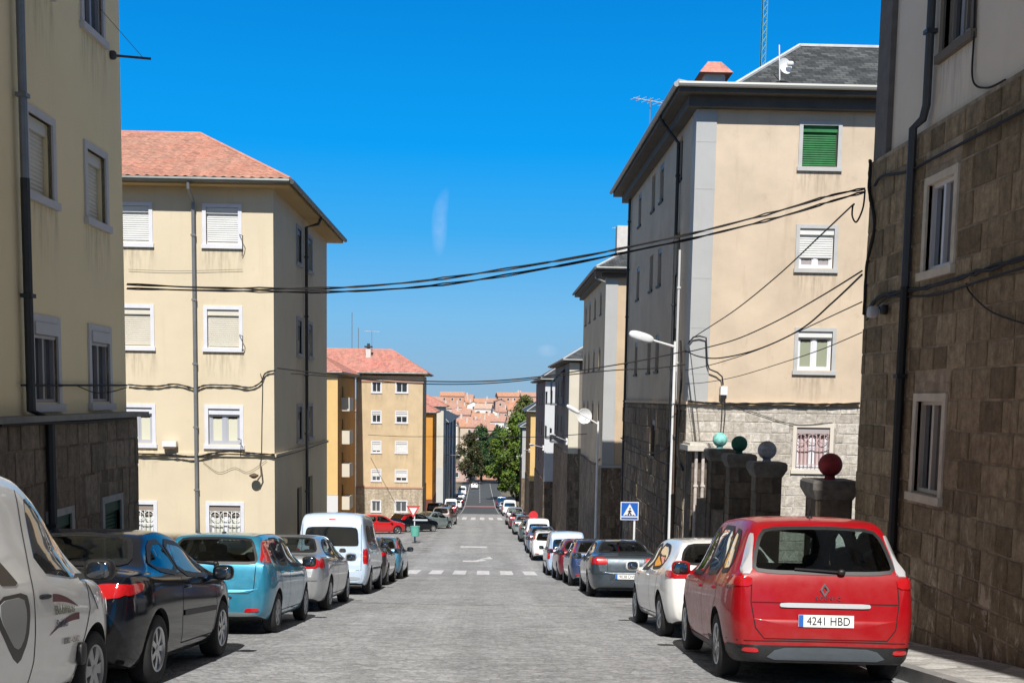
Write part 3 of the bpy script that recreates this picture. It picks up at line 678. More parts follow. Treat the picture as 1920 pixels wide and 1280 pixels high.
ch = MB(); ch.box(cA.x, cB.x, 34.2, 35.0, 9.3, cB.z); cht = ch.build('chimney', mat('white chimney render', (.6, .58, .54), .85, noise=.1), R2)
cc = MB(); b0 = [(x, y, cU.z) for x, y in ((cA.x-.2, 34.0), (cB.x+.2, 34.0), (cB.x+.2, 35.2), (cA.x-.2, 35.2))]; t0 = [(x, y, cT.z) for x, y in ((cA.x+.1, 34.35), (cB.x-.1, 34.35), (cB.x-.1, 34.85), (cA.x+.1, 34.85))]; cc.box(cA.x+.12, cB.x-.12, 34.3, 34.9, cB.z, cU.z, 0)
cc.mesh(b0+t0, [(0, 1, 5, 4), (1, 2, 6, 5), (2, 3, 7, 6), (3, 0, 4, 7), (4, 5, 6, 7), (0, 3, 2, 1)]); cc.build('chimney_cap', TILE2, cht)
downpipe(R2, [(4.72, 32.4, 9.3), (4.85, 32.4, 9.1), (5.28, 32.4, 8.6), (5.28, 32.4, 1.4), (5.26, 32.4, road_z(32)+.15)], M_DPIPE, .05)
downpipe(R2, [(5.30, 31.75, at(1273, 470, X=5.30).z), (5.30, 31.75, 1.4)], mat('pale plastic pipe', (.55, .56, .57), .5), .035)
downpipe(R2, [(5.28, 43.4, 9.0), (5.28, 43.4, road_z(43)+.15)], M_DPIPE, .05)
downpipe(R2, [(5.26, 31.3, 1.25), (5.26, 31.3, road_z(31)+.15)], mat('brown drain pipe', (.09, .06, .045), .7, noise=.3), .07)
# ---- right, third
def side_wins(ys, zs, face, w=.8, h=1.1, **k): return [W(face, y, z, w, h, far=True, **k) for y in ys for z in zs]
wl = side_wins((56.5, 59.5, 62.5, 65), (5.6, 2.9, .2), 'L', frame=M_DPIPE, shut=.3, shutmat=M_PIPE)+side_wins((9.2,), (5.6, 2.9, .2), 'F', sur=grey_sur, shut=.5)
R3 = building('third building on the right, cream front strip and slate roof', 5.56, 17, 54, 66.6, road_z(66)-.5, -1.86, 7.3, PL_CREAM2, ST_DARK2, 'L', wl, proud=.04)
hip_roof(R3, 5.56, 17, 54, 66.6, 7.55, .55, 2.6, 4, 4, SLATE, CAP_W, SOF_DARK, None, 'FL', thick=.2, cornice=.2)
mb = MB(); mb.box(5.535, 6.12, 53.965, 54, -1.86, 7.1); mb.build('pilaster', PILASTER, R3)
mb = MB(); mb.box(5.45, 17.1, 53.88, 54, -1.9, -1.78); mb.build('ledge', PILASTER, R3)
mb = MB(); mb.box(6.4, 7.2, 57.5, 58.3, 8.0, 10.1); mb.build('chimney', mat('white chimney render', (.6, .58, .54), .85), R3)
downpipe(R3, [(5.02, 53.8, 7.4), (5.02, 53.8, 7.1), (5.47, 53.8, 6.9)], M_PIPE, .05)
# ---- right, fourth: balconies
wl = side_wins((84, 88, 91), (1.6, -1.0), 'L', frame=M_DPIPE)+side_wins((8.5,), (1.6, -1), 'F')
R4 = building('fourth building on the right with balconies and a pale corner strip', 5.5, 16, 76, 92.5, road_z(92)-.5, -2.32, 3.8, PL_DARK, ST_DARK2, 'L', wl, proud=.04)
hip_roof(R4, 5.5, 16, 76, 92.5, 4.0, .5, 2.4, 4, 4, SLATE, CAP_W, SOF_DARK, None, 'FL')
mb = MB(); mb.box(5.47, 6.14, 75.96, 76, -2.32, 3.8); mb.build('pilaster', PL_SAND, R4)
for y, z in ((82, .9), (82, -1.8), (89, .9), (89, -1.8)):
    bb = MB(); bb.box(4.6, 5.5, y-1.2, y+1.2, z, z+.12); bo = bb.build('balcony', M_PIPE, R4)
    rl = MB(); rl.box(4.6, 4.64, y-1.2, y+1.2, z+.98, z+1.03)
    for i in range(13): rl.tube([(4.62, y-1.15+i*.19, z+.12), (4.62, y-1.15+i*.19, z+1)], .015, 4)
    rl.build('railing', M_IRON, bo)
aw = MB(); aw.mesh([(5.5, 80.8, 3.5), (5.5, 83.2, 3.5), (4.6, 83.2, 2.6), (4.6, 80.8, 2.6), (5.5, 80.8, 3.44), (5.5, 83.2, 3.44), (4.6, 83.2, 2.54), (4.6, 80.8, 2.54), (4.6, 83.2, 1.7), (4.6, 80.8, 1.7)], [(0, 1, 2, 3), (4, 7, 6, 5), (3, 2, 8, 9)]); aw.build('awning', mat('dark green awning', (.01, .05, .035), .8), R4)
# ---- right, fifth to seventh, further down
wl = side_wins((106, 111, 116), (.8, -1.9, -4.6), 'L', frame=M_DPIPE)
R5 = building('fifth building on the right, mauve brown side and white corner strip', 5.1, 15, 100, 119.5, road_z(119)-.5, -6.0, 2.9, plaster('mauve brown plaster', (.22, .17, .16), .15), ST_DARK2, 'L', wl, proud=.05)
hip_roof(R5, 5.1, 15, 100, 119.5, 3.1, .5, 2.6, 4, 4, SLATE, CAP_W, SOF_DARK, None, 'FL')
mb = MB(); mb.box(5.08, 6.0, 99.95, 100, -6, 2.9); mb.build('pilaster', plaster('white corner plaster', (.6, .62, .64), .1), R5)
wl = side_wins((133, 138, 143), (-2, -4.7, -7.4), 'L', frame=M_DPIPE)
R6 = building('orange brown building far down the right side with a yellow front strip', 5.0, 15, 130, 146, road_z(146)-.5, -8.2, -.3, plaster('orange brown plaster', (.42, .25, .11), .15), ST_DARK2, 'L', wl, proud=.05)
hip_roof(R6, 5.0, 15, 130, 146, -.1, .5, 2.6, 4, 4, SLATE, CAP_W, SOF_DARK, None, 'FL')
mb = MB(); mb.box(4.98, 6.2, 129.95, 130, -8.2, -.3); mb.build('pilaster', PL_YEL2, R6)
wl = side_wins((162, 165, 168), (-5, -7.7, -10.4), 'L', frame=M_DPIPE)
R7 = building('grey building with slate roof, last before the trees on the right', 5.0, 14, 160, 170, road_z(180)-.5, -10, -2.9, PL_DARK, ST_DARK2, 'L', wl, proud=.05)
hip_roof(R7, 5.0, 14, 160, 170, -2.7, .4, 2.4, 4, 4, SLATE, CAP_W, SOF_DARK, None, 'FL')
mb = MB(); mb.box(4.98, 6.1, 159.95, 160, -10, -2.9); mb.build('pilaster', PILASTER, R7)
# ---- left, third: ochre building at the head of the open corner, and its lower wing
wl = []
sh = {0: 0, 1: .35, 2: .85, 3: .6, 4: 0}
for i, z in enumerate((1.72, -1.0, -3.72, -6.3, -9.1)):
    wl += [W('F', -10.08, z, .75, .95, sur=M_TRIM, shut=sh[i], far=True), W('F', -7.8, z, .98, .95, sur=M_TRIM, shut=sh[i]+.1 if sh[i] else 0, far=True, leaf=2)]
L3 = building('ochre five storey building facing the open corner, rose tiled roof and white chimney', -11.9, -5.9, 102, 108, road_z(108)-.5, -6.9, 3.2, PL_OCHRE, ST_SAND, 'R', wl, proud=.05)
hip_roof(L3, -19, -5.9, 102, 110, 3.45, .45, 2.2, 4, 3.6, TILE2, CAP_T, SOF_TAN, .5, 'FR')
mb = MB(); mb.box(-11.9, -5.82, 101.9, 102, -7.0, -6.85); mb.box(-11.9, -5.82, 101.93, 102, 2.6, 2.75); mb.build('ledge', mat('rose ledge', (.42, .24, .17), .85), L3)
mb = MB(); mb.box(-11.3, -10.85, 104.3, 104.75, 4.0, 5.7); c = mb.build('chimney', mat('white chimney render', (.6, .58, .54), .85), L3)
mb = MB(); mb.box(-11.42, -10.73, 104.18, 104.87, 5.78, 5.92); mb.box(-11.2, -10.95, 104.4, 104.65, 5.7, 6.15); mb.build('chimney_cap', M_DPIPE, c)
wl = [W('R', 93.2, z, .8, 1.9, sur=None, far=True, frame=M_DPIPE) for z in (.2, -2.5, -5.2, -7.9)]
L3b = building('orange side wing with stacked small balconies, next to the ochre building', -19, -12.0, 90, 101.9, road_z(101)-.5, None, 3.0, plaster('brown orange plaster', (.50, .25, .075), .15), None, 'R', wl)
hip_roof(L3b, -19, -12.0, 90, 101.9, 3.2, .45, 2.0, 3, 3.5, TILE2, CAP_T, SOF_TAN, .5, 'FR')
mb = MB(); mb.box(-12.9, -11.97, 89.96, 90, -6.6, 3.0); mb.build('pilaster', PL_YEL2, L3b)
mb = MB(); mb.box(-13.2, -11.95, 89.92, 90, -9.9, -6.62); mb.build('base_panel', mat('white base panel', (.6, .6, .6), .8), L3b)
for z in (.1, -2.6, -5.3, -8.0):
    bb = MB(); bb.box(-12.0, -11.3, 92.2, 94.6, z, z+.14); bo = bb.build('balcony', PL_SAND, L3b)
    pp = MB(); pp.box(-11.36, -11.3, 92.2, 94.6, z+.14, z+1.1); pp.box(-11.98, -11.36, 92.2, 92.26, z+.14, z+1.1); pp.box(-11.98, -11.36, 94.54, 94.6, z+.14, z+1.1); pp.build('parapet', PL_SAND, bo)
# ---- left, fourth to sixth, further down
wl = side_wins((132, 135, 138), (-3.3, -6.0, -8.7), 'R', frame=M_DPIPE)
L4 = building('bright orange building front squeezed behind the ochre building', -15, -6.35, 130, 140, road_z(146)-.5, -10.5, -.6, PL_ORANGE, mat('oxblood base', (.16, .045, .03), .8, noise=.3), 'R', wl, proud=.02)
hip_roof(L4, -15, -6.35, 130, 140, -.4, .4, 2.4, 4, 4, TILE2, CAP_T, SOF_TAN, .5, 'FR')
wl = side_wins((157, 160), (-2.4, -5.1, -7.8), 'R', frame=M_DPIPE)
L5 = building('narrow cream building end with a pale grey base, left side far down', -14, -6.05, 154, 163, road_z(163)-.5, -8.3, -.1, PL_SAND, plaster('pale grey base', (.52, .53, .52), .1), 'R', wl, proud=.02)
hip_roof(L5, -14, -6.05, 154, 163, .1, .4, 2.0, 4, 4, TILE2, CAP_T, SOF_TAN, .5, 'FR')
wl = side_wins((172, 180, 188, 196, 206, 214), (-5.5, -8.2, -10.9), 'R', frame=M_DPIPE)
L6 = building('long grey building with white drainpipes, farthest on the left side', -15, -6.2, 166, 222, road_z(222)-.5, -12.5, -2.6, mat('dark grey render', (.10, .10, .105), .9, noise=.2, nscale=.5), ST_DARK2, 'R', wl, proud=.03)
hip_roof(L6, -15, -6.2, 166, 222, -2.4, .5, 2.6, 4, 4, SLATE, CAP_W, SOF_DARK, None, 'FR')
for y in (168, 177, 193, 211): downpipe(L6, [(-6.05, y, -2.7), (-6.05, y, road_z(y)+.2)], M_WHITE, .16)
# ------------------------------------------------------------------ vehicles
def catmull(P, seg):
    out_ = []
    for i in range(len(P)-1):
        p0 = P[max(i-1, 0)]; p1 = P[i]; p2 = P[i+1]; p3 = P[min(i+2, len(P)-1)]
        for k in range(seg):
            t = k/seg
            out_.append(tuple(.5*(2*b+(c-a)*t+(2*a-5*b+4*c-d)*t*t+(3*b-a-3*c+d)*t**3) for a, b, c, d in zip(p0, p1, p2, p3)))
    out_.append(P[-1]); return out_
def smooth01(a, b, x):
    t = min(max((x-a)/(b-a), 0), 1); return t*t*(3-2*t)
def body_mesh(S, inner=False):
    L = S['L']; top, belt, plan = pchip(S['top']), pchip(S['belt']), pchip(S['plan']); wr = pchip(S['wr']) if isinstance(S['wr'], list) else (lambda y: S['wr'])
    clr = S.get('clr', .2)
    ends = [0, .004, .01, .018, .028, .04, .055, .075, .1, .13, .165, .2, .25, .3, .36, .43]
    ys = [-L/2+e for e in ends]; n = int((L-.86)/.075)
    ys += [-L/2+.43+(L-.86)*i/n for i in range(1, n)]+[L/2-e for e in ends[::-1]]
    rings = []
    if inner:                                                    # the hollow of the cabin
        ok = [y for y in ys if top(y)-belt(y) > .10]; ys = [ok[0]+.03]+ok[2:-1]
    for y in ys:
        w, zt = plan(y), top(y); b = min(belt(y), zt-.012); G = zt-b
        e = min(y+L/2, L/2-y); z0 = clr+S.get('lift', .06)*(1-smooth01(0, .35, e))
        gf = smooth01(.03, .42, G); xr = (.93*w)*(1-gf)+wr(y)*gf; zr = b+G*(.50+.38*gf)
        H = b-z0
        C = [(0, z0), (.74*w, z0), (.90*w, z0+.015), (.972*w, z0+.22*H), (w, z0+.52*H), (.992*w, z0+.80*H), (.962*w, b-.012*gf), (xr+(.955*w-xr)*.52*gf, b+(zr-b)*.5), (xr, zr), (xr*.80, b+G*(.84+.125*gf)), (xr*.42, b+G*(.96+.03*gf)), (0, zt)]
        rings.append([(x*.94, y, max(z-.05, .46)) if inner else (x, y, z) for x, z in catmull(C, 4)])
    m = len(rings[0]); V = []; N = 2*m-2
    for r in rings: V += r+[(-x, y, z) for x, y, z in r[-2:0:-1]]
    Fs = [(i*N+k, i*N+(k+1) % N, (i+1)*N+(k+1) % N, (i+1)*N+k) for i in range(len(rings)-1) for k in range(N)]
    if inner: Fs += [tuple(range(N))[::-1], tuple(range((len(rings)-1)*N, len(rings)*N))]
    for base, sgn in ((0, -1), (len(rings)-1, 1)) if not inner else ():               # domed bumper ends
        ring = V[base*N:(base+1)*N]; zc = sum(p[2] for p in ring)/N; y0 = ring[0][1]; prev = list(range(base*N, base*N+N)); nr = 5
        for k in range(1, nr+1):
            a = math.pi/2*k/nr; s = math.cos(a)**.8 if k < nr else 0; yy = y0+sgn*S.get('bulge', .05)*math.sin(a)
            if k < nr:
                st = len(V); V += [(p[0]*s, yy, zc+(p[2]-zc)*s) for p in ring]; cur = list(range(st, st+N))
                Fs += [(prev[j], prev[(j+1) % N], cur[(j+1) % N], cur[j]) for j in range(N)]; prev = cur
            else:
                V.append((0, yy, zc)); Fs += [(prev[j], prev[(j+1) % N], len(V)-1) for j in range(N)]
    bm = bmesh.new(); vs_ = [bm.verts.new(v) for v in V]
    for f in Fs:
        try: bm.faces.new([vs_[i] for i in f])
        except ValueError: pass
    bmesh.ops.remove_doubles(bm, verts=bm.verts, dist=1e-5); bmesh.ops.recalc_face_normals(bm, faces=bm.faces)
    for f in bm.faces: f.smooth = True; f.material_index = 1 if (f.normal.z < -.75 and f.calc_center_median().z < clr+.12) else 0
    return bm
def cut_arches(me, S):
    bm = bmesh.new(); R = S['R']+S.get('gap', .05)
    for yw in S['axles']:
        for s in (-1, 1):
            M = Matrix.Translation((s*(S['W']/2-.05), yw, S['R']+.01)) @ Matrix.Rotation(math.pi/2, 4, 'Y')
            bmesh.ops.create_cone(bm, cap_ends=True, segments=36, radius1=R, radius2=R, depth=.5, matrix=M)
    if S.get('hollow', True):
        cb = body_mesh(S, True); tmp = bpy.data.meshes.new('t'); cb.to_mesh(tmp); cb.free(); bm.from_mesh(tmp); top = pchip(S['top'])
        def prism(poly, f0, f1):
            P = chaikin(poly, 1); a = [bm.verts.new(f0(u, v)) for u, v in P]; b = [bm.verts.new(f1(u, v)) for u, v in P]; n = len(P); fs = [bm.faces.new(a[::-1]), bm.faces.new(b)]
            for i in range(n): fs.append(bm.faces.new((a[i], a[(i+1) % n], b[(i+1) % n], b[i])))
            bmesh.ops.recalc_face_normals(bm, faces=fs)
        for s in (1, -1):
            for poly in S['side']: prism(poly, lambda u, v: (s*.30, u, v), lambda u, v: (s*1.3, u, v))
        for poly, sg in [(p, -1) for p in S['rear']]+[(S['front'], 1)]:
            zt = max(v for u, v in poly)+.05; y = sg*S['L']/2
            while top(y) < min(zt, 9) and abs(y) > .1: y -= sg*.01
            ya, yb = sg*(S['L']/2+.3), y-sg*.10; prism(poly, lambda u, v: (u, ya, v), lambda u, v: (u, yb, v))
    for f in bm.faces: f.material_index = 1
    cm = bpy.data.meshes.new('cutter'); bm.to_mesh(cm); bm.free(); cm.materials.append(M_DARK); cm.materials.append(M_DARK)
    a = bpy.data.objects.new('tmp_body', me); b = bpy.data.objects.new('tmp_cut', cm); COL.objects.link(a); COL.objects.link(b)
    md = a.modifiers.new('b', 'BOOLEAN'); md.operation = 'DIFFERENCE'; md.object = b; md.solver = 'EXACT'; md.use_self = True
    res = bpy.data.meshes.new_from_object(a.evaluated_get(bpy.context.evaluated_depsgraph_get()))
    bpy.data.objects.remove(a); bpy.data.objects.remove(b)
    return res
AX = {'r': (Vector((0, -6, 0)), Vector((0, 1, 0)), lambda a, b: Vector((a, 0, b))), 'f': (Vector((0, 6, 0)), Vector((0, -1, 0)), lambda a, b: Vector((a, 0, b))),
      'R': (Vector((6, 0, 0)), Vector((-1, 0, 0)), lambda a, b: Vector((0, a, b))), 'L': (Vector((-6, 0, 0)), Vector((1, 0, 0)), lambda a, b: Vector((0, a, b))),
      't': (Vector((0, 0, 6)), Vector((0, 0, -1)), lambda a, b: Vector((a, b, 0)))}
def proj_pt(bvh, ax, a, b, off):
    o, d, f = AX[ax]; p, n, i, dist = bvh.ray_cast(o+f(a, b), d)
    if p is None or (ax in 'RL' and p.x*-d.x < .35):
        q = f(a, b)-d*.75; p, n, i, dist = bvh.find_nearest(q)
    if n.dot(d) > 0: n = -n
    return p+n*off, n
def chaikin(P, k=1):
    for _ in range(k):
        Q = []
        for i in range(len(P)):
            a, b = P[i], P[(i+1) % len(P)]
            Q += [(a[0]*.8+b[0]*.2, a[1]*.8+b[1]*.2), (a[0]*.2+b[0]*.8, a[1]*.2+b[1]*.8)]
        P = Q
    return P
def patch(mb, bvh, ax, poly, off=.005, mi=0, rnd=1, step=.06):
    P = chaikin(poly, rnd); Q = []
    for i in range(len(P)):
        a, b = P[i], P[(i+1) % len(P)]; n = max(1, int(math.dist(a, b)/step))
        Q += [(a[0]+(b[0]-a[0])*k/n, a[1]+(b[1]-a[1])*k/n) for k in range(n)]
    A2 = cx = cy = 0
    for i in range(len(Q)):
        (x1, y1), (x2, y2) = Q[i], Q[(i+1) % len(Q)]; c = x1*y2-x2*y1; A2 += c; cx += (x1+x2)*c; cy += (y1+y2)*c
    cx /= 3*A2; cy /= 3*A2; N = len(Q); V = []
    size = max(max(q[0] for q in Q)-min(q[0] for q in Q), .05)
    nr = max(5, min(18, int(size/.09))); rs = [(1, -.004), (1-.006/size*1.2, off)]+[(1-k/(nr+.5), off) for k in range(1, nr+1)]
    for s, o in rs: V += [proj_pt(bvh, ax, cx+(x-cx)*s, cy+(y-cy)*s, o)[0] for x, y in Q]
    V.append(proj_pt(bvh, ax, cx, cy, off)[0])
    Fs = [(r*N+k, r*N+(k+1) % N, (r+1)*N+(k+1) % N, (r+1)*N+k) for r in range(len(rs)-1) for k in range(N)]+[((len(rs)-1)*N+k, (len(rs)-1)*N+(k+1) % N, len(V)-1) for k in range(N)]
    mb.mesh(V, Fs, mi, True)
def ribbon(mb, bvh, ax, line, w=.010, off=.0025, mi=0, step=.06):
    Q = []
    for a, b in zip(line[:-1], line[1:]):
        n = max(1, int(math.dist(a, b)/step)); Q += [(a[0]+(b[0]-a[0])*k/n, a[1]+(b[1]-a[1])*k/n) for k in range(n)]
    Q.append(line[-1]); V = []
    for i, q in enumerate(Q):
        a, b = Q[max(i-1, 0)], Q[min(i+1, len(Q)-1)]; l = math.dist(a, b) or 1; nx, ny = -(b[1]-a[1])/l*w/2, (b[0]-a[0])/l*w/2
        V += [proj_pt(bvh, ax, q[0]+nx, q[1]+ny, off)[0], proj_pt(bvh, ax, q[0]-nx, q[1]-ny, off)[0]]
    mb.mesh(V, [(2*i, 2*i+1, 2*i+3, 2*i+2) for i in range(len(Q)-1)], mi, True)
def blob(mb, c, s, e=.6, mi=0, n=14, M=None):
    pw = lambda v, k: math.copysign(abs(v)**k, v); V = []
    for i in range(n+1):
        ph = -math.pi/2+math.pi*i/n
        for j in range(2*n):
            th = math.pi*j/n
            p = Vector((s[0]*pw(math.cos(ph), e)*pw(math.cos(th), e), s[1]*pw(math.cos(ph), e)*pw(math.sin(th), e), s[2]*pw(math.sin(ph), e)))
            V.append((M @ p if M else p)+Vector(c))
    w = 2*n; mb.mesh(V, [(i*w+j, i*w+(j+1) % w, (i+1)*w+(j+1) % w, (i+1)*w+j) for i in range(n) for j in range(w)], mi, True)
_wheels = {}
def wheel_data(R, tw, spokes, style):
    k = (R, tw, spokes, style)
    if k in _wheels: return _wheels[k]
    r = R*.655; h = tw/2; MX = Matrix.Rotation(math.pi/2, 4, 'Y')   # lathe axis z -> +x, the outer side
    t = MB(); t.lathe([(r*.9, -h), (r, -h), (R*.93, -h), (R*.985, -h*.82), (R, -h*.5), (R, h*.5), (R*.985, h*.82), (R*.93, h*.98), (R*.8, h*1.03), (r, h*.94), (r*.97, h*.8)], 36, MX)
    tyre = t.data('wheel', M_RUBBER); tyre.set_sharp_from_angle(angle=rad(50))
    m = MB(); m.lathe([(r*1.005, h*.9), (r*.985, h*.99), (r*.94, h*.99), (r*.90, h*.82), (r*.88, h*.1)], 36, MX, 0)
    m.lathe([(.001, h*.2), (r*.9, h*.18)], 36, MX, 1); m.lathe([(.001, h*.96), (r*.14, h*.95), (r*.2, h*.88), (r*.22, h*.5)], 20, MX, 0)
    for i in range(spokes):
        a = 2*math.pi*i/spokes; c, s = math.cos(a), math.sin(a)
        wd0, wd1 = (r*.11, r*.15) if style == 'alloy' else (r*.16, r*.26)
        P = []
        for rr, wd, xo in ((r*.12, wd0, h*.88), (r*.55, (wd0+wd1)/2*.9, h*.90), (r*.93, wd1, h*.86)):
            for sg in (-1, 1):
                for dx in (0, -.025): P.append(Vector((xo+dx, rr*c-sg*wd*s, rr*s+sg*wd*c)))
        m.mesh(P, [(0, 2, 6, 4), (4, 6, 10, 8), (1, 5, 7, 3), (5, 9, 11, 7), (0, 4, 5, 1), (4, 8, 9, 5), (2, 3, 7, 6), (6, 7, 11, 10)], 0)
    rim = m.data('rim', [M_ALLOY if style == 'alloy' else mat('hub cap grey', (.38, .39, .40), .4, metal=.4), M_DARK])
    _wheels[k] = (tyre, rim); return _wheels[k]
def text_obj(name, body, size, m, parent, loc, rot, ext=.002, align='CENTER', sx=1.0):
    cu = bpy.data.curves.new(name, 'FONT'); cu.body = body; cu.size = size; cu.extrude = ext; cu.align_x = align; cu.align_y = 'CENTER'
    cu.materials.append(m); tmp = bpy.data.objects.new('tmp', cu); COL.objects.link(tmp)
    me = bpy.data.meshes.new_from_object(tmp.evaluated_get(bpy.context.evaluated_depsgraph_get())); bpy.data.objects.remove(tmp); me.name = name
    o = link(name, me, parent); o.location = loc; o.rotation_euler = rot; o.scale = (sx, 1, 1)
    return o
def plate(parent, c, rx, w=.52, h=.115, txt=None):
    mb = MB(); M = Matrix.Translation(c) @ Matrix.Rotation(rx, 4, 'X')
    mb.box(-w/2, w/2, -.006, .006, -h/2, h/2, 0, M); mb.box(-w/2+.002, -w/2+.045, -.0085, -.006, -h/2+.002, h/2-.002, 1, M)
    p = mb.build('number_plate', [M_PLATE, M_EU], parent, world=False)
    if txt: text_obj('plate_lettering', txt, h*.96, M_INK, p, tuple(M @ Vector((.022, -.0085, -.003))), (math.pi/2+rx, 0, 0), .001, sx=.86)
    return p
M_SEAT = mat('grey seat cloth', (.045, .045, .05), .9, noise=.3, nscale=6); M_DASH = mat('dashboard grey', (.03, .03, .032), .7)
def interior(root, S):
    k = S['W']/1.74; yd = S.get('seat_y', 0)
    def bd(nm, m, *bl):
        mb = MB()
        for c, s, e in bl: blob(mb, c, s, e, n=8)
        mb.build(nm, m, root, world=False)
    for s in (1, -1): bd('front_seat', M_SEAT, ((s*.36*k, .02+yd, .84), (.235, .09, .30), .6), ((s*.36*k, -.05+yd, 1.17), (.125, .05, .085), .7), ((s*.36*k, .05+yd, 1.06), (.06, .03, .10), .8), ((s*.36*k, .25+yd, .56), (.24, .26, .09), .6))
    bd('rear_seat', M_SEAT, ((0, -.82+yd, .80), (.60*k, .09, .26), .45), ((.36*k, -.86+yd, 1.07), (.12, .045, .075), .7), ((-.36*k, -.86+yd, 1.07), (.12, .045, .075), .7), ((0, -.6+yd, .55), (.58*k, .25, .08), .5))
    bd('dashboard', M_DASH, ((0, .80+yd, .84), (.66*k, .22, .13), .5))
    mb = MB(); M = Matrix.Translation((-.36*k, .50+yd, .93)) @ Matrix.Rotation(rad(65), 4, 'X')
    mb.tube([M @ Vector((.18*math.cos(a*.2618), .18*math.sin(a*.2618), 0)) for a in range(25)], .014, 6); mb.tube([M @ Vector((-.18, 0, 0)), M @ Vector((.18, 0, 0))], .014, 5); mb.build('steering_wheel', M_BLACK, root, world=False)
def make_car(label, cat, S, paint_m, loc, yaw=0, group=None, name='parked_car', detail=True):
    x, y = loc; sl = (road_z(y+1.3)-road_z(y-1.3))/2.6
    root = empty(name, (x, y, road_z(y)+.006), label, cat, group, (math.atan(sl), 0, yaw))
    bm = body_mesh(S); bvh = BVHTree.FromBMesh(bm); me = bpy.data.meshes.new('body'); bm.to_mesh(me); bm.free()
    me.materials.append(paint_m); me.materials.append(M_DARK)
    me2 = cut_arches(me, S); me2.name = 'body'; me2.set_sharp_from_angle(angle=rad(42)); body = link('body', me2, root)
    GL = M_CGLASS if S.get('hollow', True) else M_GLASS
    def B(nm, mb, mats, par=root): return mb.build(nm, mats, par, world=False, sharp=rad(50))
    for side in 'LR':                                            # black window surround, then one mesh per pane
        if S.get('dlo') and not S.get('hollow', True): mb = MB(); patch(mb, bvh, side, S['dlo'], .002, rnd=1, step=.05); B('window_surround', mb, M_BLACK)
        for poly in S.get('side', []) if S.get('side_'+side) is None else S['side_'+side]:
            mb = MB(); patch(mb, bvh, side, poly, .004); pn_ = B('side_window', mb, GL)
            if GL is M_CGLASS: q = chaikin(poly, 1); mb = MB(); ribbon(mb, bvh, side, q+[q[0]], .05, .006); B('window_seal', mb, M_BLACK, pn_)
    if S.get('rear'): 
        for poly in S['rear']: mb = MB(); patch(mb, bvh, 'r', poly, .005, rnd=1); pn_ = B('rear_window', mb, GL)
        if GL is M_CGLASS: q = chaikin(poly, 1); mb = MB(); ribbon(mb, bvh, 'r', q+[q[0]], .035, .006); B('window_seal', mb, M_BLACK, pn_)
    mb = MB(); patch(mb, bvh, 'f', S['front'], .005); B('windscreen', mb, GL)
    if GL is M_CGLASS: interior(root, S)
    for kind, ax, polys, mt in S.get('lamps', []):
        for s in (1, -1):
            mb = MB()
            for a, poly in zip(ax, polys):
                if a in 'rft': patch(mb, bvh, a, [(s*px, pz) for px, pz in (poly if s > 0 else poly[::-1])], .018 if kind == 'reflector' else .012, rnd=1, step=.03)
                else: patch(mb, bvh, 'R' if s > 0 else 'L', poly, .012, rnd=1, step=.03)
            B(kind, mb, mt)
    for nm, ax, poly, mt, off in S.get('patches', []):
        mb = MB(); patch(mb, bvh, ax, poly, off, rnd=1); B(nm, mb, mt)
    if detail:
        for axg in 'rRL':
            gm = MB()
            for ax, line in S.get('gaps', []):
                if ax == axg: ribbon(gm, bvh, ax, line, S.get('gapw', .011))
            if gm.v: B('panel_gap', gm, M_DARK)
        for side, s in (('R', 1), ('L', -1)):
            for yh, zh in S.get('handles', []):
                mb = MB(); p, n = proj_pt(bvh, side, yh, zh, .0); blob(mb, p, (.028, .095, .018), .7, n=7); B('door_handle', mb, S.get('handle_mat') or paint_m)
            if S.get('rub'): 
                mb = MB(); ribbon(mb, bvh, side, S['rub'], .055, .012); B('side_moulding', mb, S.get('rub_mat', M_BLACK))
    ym, zm = S['mirror']; wm = S['W']/2
    for s in (1, -1):
        mb = MB(); blob(mb, (s*(wm+.10), ym, zm), (.115, .065, .085), .62, n=9); mb.box(s*wm-.08 if s > 0 else s*wm-.03, s*wm+.03 if s > 0 else s*wm+.08, ym-.02, ym+.03, zm-.075, zm-.03)
        mo = B('wing_mirror', mb, S.get('mirror_mat') or paint_m)
        g_ = MB(); blob(g_, (s*(wm+.105), ym-.052, zm), (.09, .018, .066), .6, n=8); B('mirror_glass', g_, M_GLASS, mo)
    ty, rm = wheel_data(S['R'], S.get('tw', .2), S.get('spokes', 5), S.get('wheel', 'alloy'))
    for yw in S['axles']:
        for s in (1, -1):
            wo = link('wheel', ty, root); wo.location = (s*(S['W']/2-S.get('tw', .2)/2-.015), yw, S['R']); wo.rotation_euler = (0 if s > 0 else math.pi, 0 if s > 0 else 0, 0 if s > 0 else math.pi)
            wo.rotation_euler = (0, 0, 0 if s > 0 else math.pi); link('rim', rm, wo)
    if S.get('plate'): py, pz, rx = S['plate']; plate(root, Vector((S.get('plate_x', 0), proj_pt(bvh, 'r', S.get('plate_x', 0), pz, .006)[0].y-.012, pz)), rx, txt=S.get('plate_txt'))
    if S.get('wiper'):
        (xa, za), (xb, zb_) = S['wiper']; pa, pb = proj_pt(bvh, 'r', xa, za, .03)[0], proj_pt(bvh, 'r', xb, zb_, .022)[0]
        mb = MB(); mb.tube([pa, pb], .012, 6); blob(mb, pa, (.04, .03, .03), .8, n=6); B('rear_wiper', mb, M_BLACK)
    if S.get('aerial'):
        ya, za = S['aerial']; p = proj_pt(bvh, 't', 0, ya, 0)[0]; mb = MB(); mb.tube([p, p+Vector((0, -.12*za/.2, za))], .006, 5); blob(mb, p, (.03, .045, .02), .8, n=6); B('aerial', mb, M_BLACK)
    return root, bvh
def mirror(P): return P+[(-x, z) for x, z in P[::-1]]
